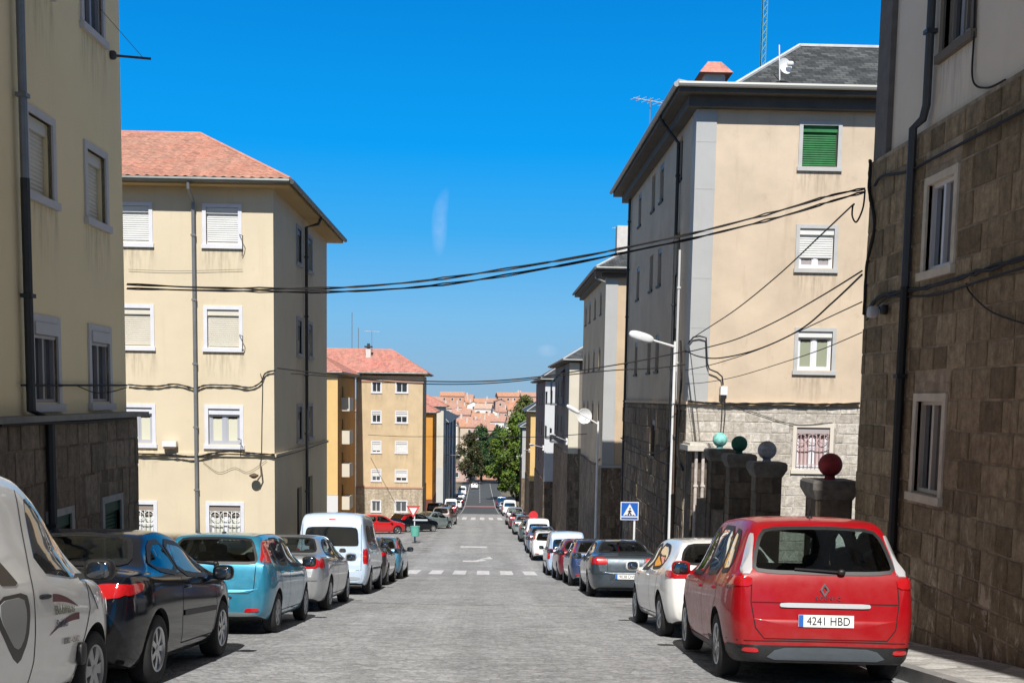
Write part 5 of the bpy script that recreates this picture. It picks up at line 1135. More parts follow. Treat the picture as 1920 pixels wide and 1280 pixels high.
pillar(5.42, 21.6, .50, -.06, road_z(22)-.2, ballmat('grey ball paint', (.26, .27, .30)), .18, 'plain grey')
pillar(5.53, 24.5, .50, -.05, road_z(25)-.2, ballmat('dark green ball paint', (.012, .09, .055)), .175, 'dark green')
pillar(5.62, 27.0, .50, -.05, road_z(27)-.2, ballmat('mint ball paint', (.22, .55, .50)), .175, 'mint green')
P = empty('stone_pier', (5.8, 29.2, road_z(29)), 'stone pier with a pale slab on top at the corner of the peach building', 'pier')
mb = MB(); mb.box(5.32, 6.1, 29.0, 29.9, road_z(29)-.2, .10); mb.build('shaft', ST_PILLAR, P)
mb = MB(); mb.box(5.15, 6.45, 28.7, 29.88, .10, .24); mb.box(5.22, 6.38, 28.78, 29.88, .24, .30); mb.build('slab', mat('pale slab', (.56, .53, .47), .85, noise=.15, nscale=5, bump=.3), P)
for x in (5.42, 5.60): downpipe(P, [(x, 28.93, .08), (x, 28.93, road_z(29)+.2)], mat('flaking white pipe', (.52, .46, .42), .8, noise=.35, nscale=6), .045)
# low wall closing the yard behind the pillars
mb = MB(); mb.box(5.32, 5.75, 22.0, 24.2, road_z(24)-.3, -1.3); mb.box(5.4, 5.8, 24.8, 26.7, road_z(26)-.3, -1.2); mb.box(5.42, 5.82, 27.3, 28.7, road_z(28)-.3, -1.1)
tag(mb.build('yard_wall', ST_PILLAR), 'low dark stone wall joining the ball topped pillars', 'wall')
# ------------------------------------------------------------------ street lamps
def street_lamp(x, y, zarm, zhead, xh, yh, label, left=False, r=.05, head=.75, ztop=None):
    ztop = ztop or zarm+.15
    zb = road_z(y)+(.14 if abs(x) > 4.3 else 0)
    wall = y > 70
    P = empty('street_lamp', (x, y, zb), label, 'street lamp', 'street lamps on slim poles along the fronts')
    mb = MB()
    if wall: P.location = (x, y, zarm); mb.box(x-.1, x+.12, y-.08, y+.08, zarm-.25, zarm+.2); mb.build('wall_bracket', M_WHITE, P)
    else: mb.tube([(x, y, zb), (x, y, zb+1.2), (x, y, ztop)], [r*1.3, r*1.1, r*.8], 10); mb.lathe([(r*2, zb), (r*2, zb+.5), (r*1.3, zb+.56)], 12, Matrix.Translation((x, y, 0))); mb.build('pole', M_WHITE, P)
    a = MB(); A = Vector((x, y, zarm)); Bp = Vector((xh, yh, zhead)); d = (Bp-A).normalized()
    a.tube([A, A+(Bp-A)*.5, Bp], [r*.7, r*.6, r*.55], 8); a.build('arm', M_WHITE, P)
    hm = MB(); rot = Vector((1, 0, 0)).rotation_difference(d).to_matrix().to_4x4()
    blob(hm, Bp+d*(head*.42), (head*.5, .13, .085), .75, n=9, M=rot); hm.build('lamp_head', mat('pale lamp housing', (.66, .68, .70), .35, noise=.05), P)
    lm = MB(); blob(lm, Bp+d*(head*.5)+Vector((0, 0, -.05)), (head*.32, .10, .06), .8, n=8, M=rot); lm.build('lamp_lens', mat('lamp lens', (.5, .52, .52), .2, coat=1), P)
    return P
a = at(1262, 650, X=5.18); h = at(1232, 640, Y=a.y-.2); 
street_lamp(5.18, 31.35, at(1262, 650, Y=31.35).z, at(1222, 637, Y=31.2).z, at(1222, 637, Y=31.2).x, 31.2, 'nearest street lamp, white pole in front of the peach building')
street_lamp(5.28, 53.6, at(1118, 795, Y=53.6).z, at(1085, 773, Y=53.4).z, at(1085, 773, Y=53.4).x, 53.4, 'second street lamp, pole before the cream strip and the round dish', r=.055)
street_lamp(5.45, 76.5, at(1060, 828, Y=75).z, at(1040, 817, Y=75).z, at(1040, 817, Y=75).x, 75, 'third street lamp, arm across the pale strip of the balcony building', r=.055)
street_lamp(5.05, 100.5, at(1012, 840, Y=99).z, at(1000, 834, Y=99).z, at(1000, 834, Y=99).x, 99, 'street lamp arm in front of the mauve brown building', r=.055, head=.7)
street_lamp(4.95, 131, at(995, 850, Y=123).z, at(984, 843, Y=123).z, at(984, 843, Y=123).x, 123, 'street lamp arm in front of the orange brown building', r=.055, head=.75)
street_lamp(5.0, 160.5, at(978, 860, Y=152).z, at(970, 855, Y=152).z, at(970, 855, Y=152).x, 152, 'farthest street lamp arm, against the green trees', r=.055, head=.8)
street_lamp(-6.15, 168, at(845, 858, Y=160).z, at(858, 853, Y=160).z, at(858, 853, Y=160).x, 160, 'street lamp on the left side, arm before the long grey building', True, r=.06, head=1.3)
# ------------------------------------------------------------------ signs
def sign_pole(P, x, y, zb, zt, r=.035, m=None):
    mb = MB(); mb.tube([(x, y, zb), (x, y, zt)], r, 10); return mb.build('pole', m or M_WHITE, P)
s = at(1180, 957, Y=33.2); zb = road_z(33.2)+.14
P = empty('crossing_sign', (s.x+.12, 33.2, zb), 'square blue pedestrian crossing sign on a white pole, right pavement', 'road sign')
sign_pole(P, s.x+.16, 33.2, zb, s.z-.25)
mb = MB(); q = .27; mb.box(s.x-q, s.x+q, 33.14, 33.16, s.z-q, s.z+q); pn = mb.build('sign_panel', mat('sign white', (.74, .76, .78), .45), P)
M_SBLUE = mat('sign blue', (.015, .12, .50), .4)
mb = MB(); e = .245; mb.box(s.x-e, s.x+e, 33.133, 33.139, s.z-.15, s.z+e); mb.box(s.x-e, s.x+e, 33.133, 33.139, s.z-e, s.z-.19); mb.build('sign_field', M_SBLUE, pn)
mb = MB(); mb.mesh([(s.x-.19, 33.128, s.z-.13), (s.x+.19, 33.128, s.z-.13), (s.x, 33.128, s.z+.215), (s.x-.19, 33.132, s.z-.13), (s.x+.19, 33.132, s.z-.13), (s.x, 33.132, s.z+.215)], [(0, 1, 2), (3, 5, 4), (0, 3, 4, 1), (1, 4, 5, 2), (2, 5, 3, 0)]); mb.build('triangle', mat('sign white', (.74, .76, .78)), pn)
mb = MB(); yy = 33.122
def limb(a, b, r=.016): mb.tube([(s.x+a[0], yy, s.z+a[1]), (s.x+b[0], yy, s.z+b[1])], r, 5)
limb((.005, .03), (.0, -.03), .022); limb((0, -.03), (-.05, -.11)); limb((0, -.03), (.05, -.11)); limb((.005, .02), (-.05, -.02), .012); limb((.005, .02), (.055, -.015), .012); blob(mb, (s.x+.01, yy, s.z+.075), (.024, .006, .024), 1, n=6)
for i in range(4): mb.box(s.x-.13+i*.075, s.x-.085+i*.075, yy-.002, yy+.004, s.z-.128, s.z-.113)
mb.build('walking_figure', M_INK, pn)
s = at(775, 957, Y=70); zb = road_z(70)
P = empty('give_way_sign', (s.x, 70, zb), 'give way triangle sign on a pole at the open corner', 'road sign')
b0 = at(779, 1010, Y=70); sign_pole(P, s.x+.08, 70, zb, s.z+.2)
def tri(mb, h, y0, y1): 
    w = h*1.12; c = [(s.x-w/2, s.z+h*.42), (s.x+w/2, s.z+h*.42), (s.x, s.z-h*.58)]
    V = [(x, y, z) for y in (y0, y1) for x, z in c]; mb.mesh(V, [(0, 1, 2), (3, 5, 4), (0, 3, 4, 1), (1, 4, 5, 2), (2, 5, 3, 0)])
mb = MB(); tri(mb, .78, 69.93, 69.95); pn = mb.build('sign_panel', mat('sign red', (.55, .06, .06), .45), P)
mb = MB(); tri(mb, .46, 69.918, 69.928); mb.build('sign_field', mat('sign white', (.74, .76, .78)), pn)
mb = MB(); mb.box(s.x-.02, s.x+.9, 69.93, 69.96, s.z-.62, s.z-.52); mb.build('street_plate', mat('grey plate', (.5, .55, .6), .5), P)
# mint litter bin at the foot of the sign
bx = at(778, 1018, Y=69.0); zb = road_z(69.0)
P = empty('litter_bin', (bx.x, 69.0, zb), 'mint green litter bin on a post below the give way sign', 'litter bin')
mb = MB(); mb.lathe([(.16, zb+.42), (.25, zb+.45), (.29, zb+1.0), (.31, zb+1.02), (.31, zb+1.06), (.27, zb+1.06), (.24, zb+.5)], 18, Matrix.Translation((bx.x, 69.0, 0))); mb.build('basket', mat('mint bin paint', (.12, .42, .33), .5, noise=.1), P)
mb = MB(); mb.tube([(bx.x, 69.0, zb), (bx.x, 69.0, zb+.45)], .04, 8); mb.build('post', M_DPIPE, P)
# red post box-like sign above the right row
s = at(1000, 966, Y=79); zb = road_z(79)+.14
P = empty('round_sign', (4.35, 79, zb), 'round red sign above the parked cars on the right pavement', 'road sign')
sx = s.x; sign_pole(P, sx, 79.05, zb, s.z)
mb = MB(); mb.lathe([(.001, 0), (.33, 0), (.33, .02), (.001, .02)], 24, Matrix.Translation((sx, 78.98, s.z)) @ Matrix.Rotation(math.pi/2, 4, 'X')); mb.build('sign_disc', mat('sign bright red', (.62, .03, .04), .45), P)
# ------------------------------------------------------------------ satellite dish, aerials, boxes
d = at(1096, 780, Y=59.0)
P = empty('satellite_dish', (d.x, 59, d.z), 'round white satellite dish fixed to the side of the third right hand building', 'satellite dish')
mb = MB(); M = Matrix.Translation(d) @ Matrix.Rotation(rad(12), 4, 'Z') @ Matrix.Rotation(math.pi/2, 4, 'X')
R_ = .40; mb.lathe([(R_*i/8, -.12*(1-(i/8)**2)) for i in range(9)], 28, M); mb.lathe([(R_, 0), (R_+.012, -.01), (R_, -.02)], 28, M); mb.build('dish', mat('dish white', (.74, .75, .76), .5), P)
mb = MB(); mb.tube([tuple(d+Vector((.0, .12, 0))), (5.5, 59.3, d.z-.2)], .025, 6); mb.tube([tuple(M @ Vector((0, -.34, 0))), tuple(M @ Vector((0, -.03, .36)))], .012, 5); blob(mb, M @ Vector((0, -.03, .36)), (.04, .06, .04), .8, n=6); mb.build('bracket', M_PIPE, P)
def yagi(base, h, label, n=7, span=.45, ang=0, elems=True, mast_r=.02, lean=0):
    P = empty('tv_aerial', base, label, 'aerial'); x, y, z = base
    mb = MB(); mb.tube([(x, y, z), (x+lean, y, z+h)], mast_r, 6); mb.build('mast', M_PIPE, P)
    if elems:
        e = MB(); M = Matrix.Translation((x, y, z+h-.1)) @ Matrix.Rotation(ang, 4, 'Z')
        e.tube([M @ Vector((-.7, 0, 0)), M @ Vector((.7, 0, 0))], .013, 5)
        for i in range(n): 
            xx = -.65+1.3*i/(n-1); e.tube([M @ Vector((xx, -span*(.6+.4*i/n)/1, 0)), M @ Vector((xx, span*(.6+.4*i/n), 0))], .009, 4)
        e.build('elements', M_WHITE, P)
a = at(1218, 235, Y=40); yagi((a.x, 40, 9.9), 1.9+max(0, at(1218, 208, Y=40).z-11.8), 'tv aerial over the left eave of the peach building', ang=.5, n=6)
a = at(1432, 85, Y=37.5); P = empty('lattice_mast', (a.x, 37.6, 12.3), 'slim green lattice radio mast rising behind the slate roof', 'aerial')
mb = MB(); zt = at(1432, -40, Y=37.5).z
for k in range(3): mb.tube([(a.x+.1*math.cos(k*2.1), 37.6+.1*math.sin(k*2.1), 12.2), (a.x+.1*math.cos(k*2.1), 37.6+.1*math.sin(k*2.1), zt)], .016, 5)
for i in range(int((zt-12.2)/.25)):
    for k in range(3): z = 12.2+i*.25; mb.tube([(a.x+.1*math.cos(k*2.1), 37.6+.1*math.sin(k*2.1), z), (a.x+.1*math.cos((k+1)*2.1), 37.6+.1*math.sin((k+1)*2.1), z+.25)], .009, 4)
mb.build('lattice', mat('faded green mast', (.12, .33, .33), .6), P)
a = at(1470, 128, Y=32.6); P = empty('roof_dish', (a.x, 33.0, a.z-.1), 'white dish antenna with a thin mast on the slate roof', 'aerial')
mb = MB(); M = Matrix.Translation((a.x, 32.45, a.z+.02)) @ Matrix.Rotation(rad(25), 4, 'Z') @ Matrix.Rotation(math.pi/2-.2, 4, 'X'); mb.lathe([(.23*i/6, -.07*(1-(i/6)**2)) for i in range(7)], 20, M); blob(mb, (a.x+.12, 32.4, a.z+.06), (.1, .08, .07), .7, n=6); mb.build('dish', mat('dish white', (.74, .75, .76)), P)
mb = MB(); mb.tube([(a.x-.02, 32.95, a.z-.25), (a.x-.06, 33.0, a.z+.75)], .018, 6); mb.build('mast', M_WHITE, P)
for px, y, z, h, lab in ((660, 106.5, 5.2, 3.9, 'taller thin aerial mast on the rose roof'), (672, 107, 5.3, 2.4, 'shorter thin aerial mast on the rose roof')):
    a = at(px, 640, Y=y); yagi((a.x, y, z), h, lab, elems=False, mast_r=.035)
a = at(697, 625, Y=105.5); yagi((a.x, 105.6, 4.9), a.z-4.6, 'aerial with crossbars by the white chimney', n=6, span=.5, ang=.4)
a = at(1172, 432, Y=60); yagi((a.x, 60, 9.2), a.z-9.0, 'aerial with crossbars on the third right hand roof', n=6, ang=.2)
a = at(205, 100, X=-5.88); P = empty('laundry_bracket', (-5.9, a.y, a.z), 'small dark bracket with a washing line sticking out below the top left window', 'bracket')
mb = MB(); mb.tube([(-5.9, a.y+.1, a.z), (-5.35, a.y+.35, a.z+.03)], .02, 6); blob(mb, (-5.86, a.y+.1, a.z), (.06, .05, .07), .8, n=6); mb.tube([(-5.9, a.y-.3, a.z+.55), (-5.45, a.y+.3, a.z+.02)], .005, 4); mb.build('bracket_arm', M_IRON, P)
# electric boxes
a = at(1356, 733, Y=29.9); P = empty('electric_box', (a.x, 29.9, a.z-.15), 'white electric meter box with black underside on the peach front', 'electric box')
mb = MB(); mb.box(a.x-.09, a.x+.09, 29.78, 29.95, a.z-.10, a.z+.13); mb.build('casing', M_WHITE, P); mb = MB(); mb.box(a.x-.075, a.x+.075, 29.80, 29.95, a.z-.2, a.z-.102); mb.build('cover', M_BLACK, P)
mb = MB()
pts = [at(*q, Y=29.88) for q in ((1290, 645), (1300, 632), (1312, 630), (1324, 633), (1325, 655), (1326, 680), (1330, 692), (1345, 698), (1354, 706), (1356, 722))]
mb.tube(pts, .02, 6); tag(mb.build('conduit', M_CABLE), 'black conduit bending over the grey corner strip down to the meter box', 'conduit')
mb = MB(); 
for dx in (-.03, .03): mb.tube([at(1356, 745, Y=29.85)+Vector((dx, 0, 0)), at(1357, 775, Y=29.84)+Vector((dx*1.4, 0, 0)), at(1352, 835, Y=29.84)+Vector((dx, 0, 0))], .010, 5)
tag(mb.build('drop_wires', M_CABLE), 'thin wires hanging below the white meter box on the pale stone', 'wires')
a = at(319, 834, Y=30.9); P = empty('junction_box', (a.x, 30.9, a.z), 'white junction box on the ledge of the yellow building', 'junction box')
mb = MB(); mb.box(a.x-.19, a.x+.19, 30.78, 30.95, a.z-.04, a.z+.11); mb.build('casing', M_WHITE, P); mb = MB(); mb.box(a.x-.16, a.x+.16, 30.80, 30.95, a.z-.10, a.z-.042); mb.build('cover', mat('brown cover', (.12, .07, .04), .6), P)
a = at(480, 895, Y=30.9); P = empty('wall_lantern', (a.x, 30.9, a.z), 'small dark wall lantern low on the corner of the yellow building', 'wall lantern')
mb = MB(); mb.tube([at(488, 868, Y=30.9), at(490, 890, Y=30.8), at(483, 900, Y=30.75)], .022, 6); mb.build('arm', mat('rusty iron', (.12, .08, .05), .7), P)
mb = MB(); mb.lathe([(.02, .05), (.13, 0), (.13, -.03), (.05, -.09), (.001, -.1)], 14, Matrix.Translation(at(476, 890, Y=30.72))); mb.build('lantern', mat('rusty iron', (.12, .08, .05)), P)
a = at(1650, 585, X=5.4); P = empty('floodlight', (5.4, a.y, a.z), 'small pale floodlight on the corner of the dark stone wall', 'floodlight')
mb = MB(); blob(mb, (5.30, a.y, a.z), (.07, .09, .08), .5, n=8); mb.build('housing', mat('pale housing', (.5, .52, .55), .5), P); mb = MB(); mb.tube([(5.35, a.y, a.z+.05), (5.5, a.y-.1, a.z+.08)], .02, 6); blob(mb, (5.40, a.y-.16, a.z+.02), (.05, .07, .07), .6, n=7); mb.build('bracket_arm', M_BLACK, P)
# ------------------------------------------------------------------ cables
def sagline(a, b, sag, n=28, wob=0, seed=0):
    a, b = Vector(a), Vector(b); rnd = random.Random(seed); out_ = []
    for i in range(n+1):
        t = i/n; p = a.lerp(b, t); p.z -= sag*4*t*(1-t); p.z += wob*(rnd.random()-.5); out_.append(p)
    return out_
def cable(pts, r, label, group=None, twist=0):
    mb = MB(); pts = [Vector(p) for p in pts]
    if twist:
        rn = random.Random(len(pts)+int(1000*r)); ph = 0; V1, V2 = [], []
        for p in pts:
            ph += rn.uniform(.15, 1.5); o = Vector((0, math.cos(ph), math.sin(ph)))*twist*rn.uniform(.35, 1.3); V1.append(p+o); V2.append(p-o)
        mb.tube(V1, r, 6); mb.tube(V2, r*rn.uniform(.7, 1), 6)
    else: mb.tube(pts, r, 6)
    return tag(mb.build('overhead_cable', M_CABLE), label, 'cable', group)
A_, B_ = at(238, 537, Y=18.5), at(1622, 357, Y=16.4)
C1 = at(615, 541, Y=18.0); 
def thru(pl, n=12):
    """smooth line through given points"""
    return [Vector(p) for p in catmull([tuple(q) for q in pl], n)]
def px_line(pix, y0, y1):
    n = len(pix)-1; x0, x1 = pix[0][0], pix[-1][0]
    return [at(px, py, Y=y0+(y1-y0)*(px-x0)/(x1-x0)) for px, py in pix]
cable(thru(px_line([(238, 533), (420, 540), (615, 540), (760, 530), (900, 512), (1050, 488), (1180, 463), (1330, 430), (1480, 390), (1560, 366), (1622, 354)], 18.5, 16.4), 6), .012, 'upper of the two thick black cables sagging right across the street', 'cables across the street', .015)
cable(thru(px_line([(238, 541), (420, 545), (615, 547), (760, 540), (900, 524), (1050, 498), (1180, 472), (1330, 440), (1480, 402), (1560, 377), (1622, 360)], 18.6, 16.45), 6), .012, 'lower of the two thick black cables sagging right across the street', 'cables across the street', .015)
lines = (([(1600, 385), (1595, 388), (1540, 440), (1460, 515), (1380, 580), (1310, 626), (1292, 640)], 16.6, 29.9, .013, 'cable slanting steeply from the dark stone corner to the grey corner strip'),
         ([(1616, 508), (1540, 555), (1460, 600), (1380, 636), (1310, 655), (1285, 660)], 16.5, 29.9, .014, 'cable sagging below the steep one to the peach building corner'),
         ([(1616, 515), (1560, 568), (1500, 618), (1420, 655), (1350, 671), (1310, 668), (1285, 657)], 16.5, 29.9, .016, 'deeply sagging cable that ends at the lamp on the peach building'),
         ([(1616, 566), (1560, 592), (1500, 620), (1420, 656), (1340, 682), (1285, 694)], 16.5, 29.9, .010, 'thin cable joining the deeply sagging one across the lower window'),
         ([(1616, 623), (1540, 655), (1460, 682), (1380, 706), (1320, 717), (1285, 719)], 16.5, 29.9, .008, 'lowest thin wire across the peach front'))
for pix, y0, y1, r, lab in lines: cable(thru(px_line(pix, y0, y1), 8), r, lab, 'cables from the stone corner to the peach building')
cable(thru(px_line([(520, 690), (620, 702), (720, 711), (820, 715), (920, 714), (1020, 705), (1110, 691), (1200, 676), (1285, 658)], 31, 30), 6), .016, 'upper cable crossing low over the street behind the lamp', 'low cables over the street')
cable(thru(px_line([(545, 700), (650, 708), (760, 718), (870, 720), (960, 715), (1060, 703), (1150, 694), (1230, 690), (1285, 683)], 31, 30), 6), .014, 'lower cable crossing low over the street behind the lamp', 'low cables over the street')
cable(thru(px_line([(690, 815), (760, 818), (830, 818), (900, 819), (1000, 819), (1100, 813)], 100, 58), 6), .02, 'far thin wire over the crossing in front of the trees', 'low cables over the street')
# cables that run along the walls
def wall_line(pix, n=8, **k): return thru([at(px, py, **k) for px, py in pix], n)
def wcable(pts, r, lab, grp='cables fixed along the walls', twist=0):
    o = cable(pts, r, lab, grp, twist); o.name = 'wall_cable'; return o
wcable(wall_line([(240, 721), (290, 724), (330, 720), (365, 728), (385, 722), (430, 722), (470, 726), (490, 715), (497, 700), (516, 694)], Y=30.93), .018, 'wavy brown cable across the yellow front between two window rows', twist=.012)
wcable(wall_line([(252, 850), (330, 853), (365, 856), (420, 846), (470, 849), (515, 852)], Y=30.88), .018, 'dark cable along the ledge of the yellow building', twist=.014)
wcable(wall_line([(488, 700), (492, 720), (491, 780), (490, 850), (488, 868)], Y=30.95), .009, 'thin vertical wire near the corner of the yellow building')
wcable(wall_line([(515, 858), (560, 846), (612, 828)], X=-5.76), .014, 'cable along the shaded side of the yellow building')
wcable(wall_line([(240, 505), (330, 508), (455, 505)], Y=30.95, n=4), .005, 'thin laundry line under the top windows of the yellow building')
wcable(wall_line([(380, 865), (410, 885), (440, 876), (465, 884), (500, 862)], Y=30.95), .005, 'thin drooping wire under the ledge of the yellow building')
for (px, pz0, pz1) in ((455, 440, 480), (455, 628, 660), (452, 822, 855)):
    mb = MB(); mb.tube([at(px-6, pz0, Y=30.95), at(px, pz0+2, Y=30.72), at(px, pz0+15, Y=30.78), at(px-1, pz1, Y=30.95)], .012, 5); tag(mb.build('line_bracket', M_IRON), 'dark laundry line bracket beside the %s window of the yellow building' % {440: 'top', 628: 'second', 822: 'third'}[pz0], 'bracket', 'laundry line brackets')
wcable(wall_line([(1640, 348), (1655, 330), (1700, 322), (1760, 292), (1840, 250), (1925, 205)], X=5.44), .02, 'upper black cable climbing along the dark stone wall')
wcable(wall_line([(1625, 585), (1650, 556), (1705, 545), (1760, 533), (1840, 508), (1925, 482)], X=5.44), .02, 'black cable bundle below the blue window of the stone wall', twist=.02)
wcable(wall_line([(1625, 600), (1660, 560), (1705, 556), (1760, 552), (1840, 526), (1925, 500)], X=5.43), .014, 'second black cable just under the bundle on the stone wall')
wcable(wall_line([(1812, 532), (1820, 550), (1860, 585), (1925, 608)], X=5.44), .010, 'thin black wire drooping from the bundle to the right edge')
wcable(wall_line([(1632, 300), (1630, 360), (1640, 420), (1625, 500), (1620, 590)], X=5.46), .022, 'ragged black cable run down the corner of the stone wall', twist=.02)
wcable(thru([at(1622, 356, Y=16.35), at(1618, 390, Y=16.33), at(1606, 416, Y=16.33), at(1598, 405, Y=16.34), at(1599, 385, Y=16.5)], 8), .013, 'loop of black cable hanging at the stone corner')
wcable(wall_line([(1828, 0), (1826, 70), (1824, 150), (1850, 165), (1885, 150)], X=5.55), .012, 'black wire down the off white wall from the top edge')
wcable(wall_line([(0, 797), (100, 792), (170, 790), (248, 782)], X=-5.64), .022, 'dark cable under the ledge of the beige building')
wcable(wall_line([(40, 722), (110, 722), (165, 722), (215, 722), (238, 722)], X=-5.84), .014, 'dark cable across the lower windows of the beige building')
wcable(wall_line([(112, 724), (140, 722), (175, 735), (205, 735), (238, 726)], X=-5.82), .008, 'slack pale looking wire beside the lower windows of the beige building')
wcable(wall_line([(1290, 752), (1340, 756), (1400, 757), (1470, 756), (1540, 758), (1612, 756)], Y=29.83), .024, 'black cable along the ledge of the peach building', twist=.016)
wcable(wall_line([(1370, 757), (1420, 775), (1490, 795), (1560, 792)], Y=29.9), .008, 'thin wire sagging over the pale stone to the pink window')
wcable(wall_line([(1276, 640), (1278, 700), (1274, 760), (1270, 850), (1280, 880)], X=5.26), .03, 'thick black cable bunch down the corner beside the lamp', twist=.03)
wcable(thru([(5.22, 31.2, .35), (5.2, 33, -.1), (5.2, 36, -.3), (5.2, 40, -.25), (5.2, 43.6, -.1)], 6), .025, 'sagging black cable along the stone side of the peach building')
wcable(thru([(5.45, 54.1, -1.5), (5.44, 57, -1.9), (5.44, 61, -1.9), (5.44, 66, -1.8)], 6), .03, 'dark cable along the side of the third right hand building')
# ------------------------------------------------------------------ trees at the end of the street
def leafmat(n, c1, c2):
    N = NT(n); ob = N.uv(src='Object'); c = N.mix(N.rng(N.noise(ob, .55, 4, .6), .35, .65, 0, 1), c1, c2)
    c = N.mix(1, c, N.rng(N.noise(ob, 2.6, 2, .5), .3, .7, .55, 1.5), 'MULTIPLY')
    return N.set(Base_Color=c, Roughness=.65, Specular_IOR_Level=.3)
M_BARK = mat('bark', (.06, .045, .032), .95, noise=.35, nscale=2, bump=.5, bscale=8)
def tree(x, y, h, rx, m, label, seed, crown0=.22, leaves=5200, size=.42, shape=1.0):
    rnd = random.Random(seed); zb = terrain_z(y)
    P = empty('tree', (x, y, zb), label, 'tree', 'trees at the end of the street')
    t = MB(); top = h*.72
    t.tube([(x, y, zb), (x+.1, y, zb+h*.2), (x-.1, y+.1, zb+h*.45), (x, y, zb+top)], [h*.028, h*.022, h*.015, h*.005], 9)
    cl = []
    for i in range(34):
        f = crown0+(1-crown0)*(i+.5)/34; ang = i*2.4+rnd.random(); prof = (math.sin(math.pi*min(1, ((f-crown0)/(1-crown0))**.75*.93+.07)))**(.7*shape)
        rr = rx*prof*(.55+.5*rnd.random()); p = Vector((x+rr*math.cos(ang), y+rr*math.sin(ang), zb+h*f))
        cl.append((p, rx*(.20+.17*rnd.random()))); 
        if i % 2 == 0: q = Vector((x, y, zb+h*max(.15, f-.16))); t.tube([q, q.lerp(p, .55)+Vector((0, 0, .2)), p], [h*.010, h*.006, h*.002], 5)
    for i in range(10): f = crown0+(.95-crown0)*i/10; cl.append((Vector((x+rnd.uniform(-1, 1)*rx*.2, y+rnd.uniform(-1, 1)*rx*.2, zb+h*f)), rx*.34))
    t.build('trunk', M_BARK, P)
    c = MB()
    for i in range(leaves):
        p, r = rnd.choice(cl); v = Vector((rnd.gauss(0, 1), rnd.gauss(0, 1), rnd.gauss(0, 1))).normalized()*r*(rnd.random()**.4); v.z *= .8
        q = p+v; nrm = (v.normalized()*.8+Vector((rnd.gauss(0, .6), rnd.gauss(0, .6), rnd.gauss(.35, .6)))).normalized(); a = nrm.orthogonal().normalized(); a.rotate(Matrix.Rotation(rnd.random()*6.3, 3, nrm)); b = nrm.cross(a); s_ = size*(.6+.8*rnd.random())
        c.face([q-a*s_*.5, q+b*s_*.32, q+a*s_*.55, q-b*s_*.34])
    c.build('crown', m, P); return P
LG = leafmat('bright green leaves', (.06, .115, .016), (.125, .18, .026)); LD = leafmat('deep green leaves', (.028, .072, .026), (.055, .10, .035)); LB = leafmat('bronze leaves', (.06, .045, .018), (.045, .065, .02)); LO = leafmat('olive leaves', (.06, .09, .02), (.12, .13, .03))
tree(5.9, 214, 15.8, 5.4, LG, 'bright green tree overhanging the right row of cars', 3, .12, 11000, .5)
tree(8.4, 250, 21.0, 5.6, LO, 'tallest olive green tree behind the bright green one', 4, .15, 9000, .5)
tree(3.2, 292, 14.5, 4.6, LD, 'dark green tree in the middle at the end of the street', 5, .16, 8000, .5)
tree(-1.6, 300, 14.6, 4.8, LD, 'dark cone shaped tree over the end of the road', 6, .18, 8000, .5)
tree(-4.2, 285, 13.0, 3.8, LB, 'bronze brown tree at the left end of the street', 7, .2)
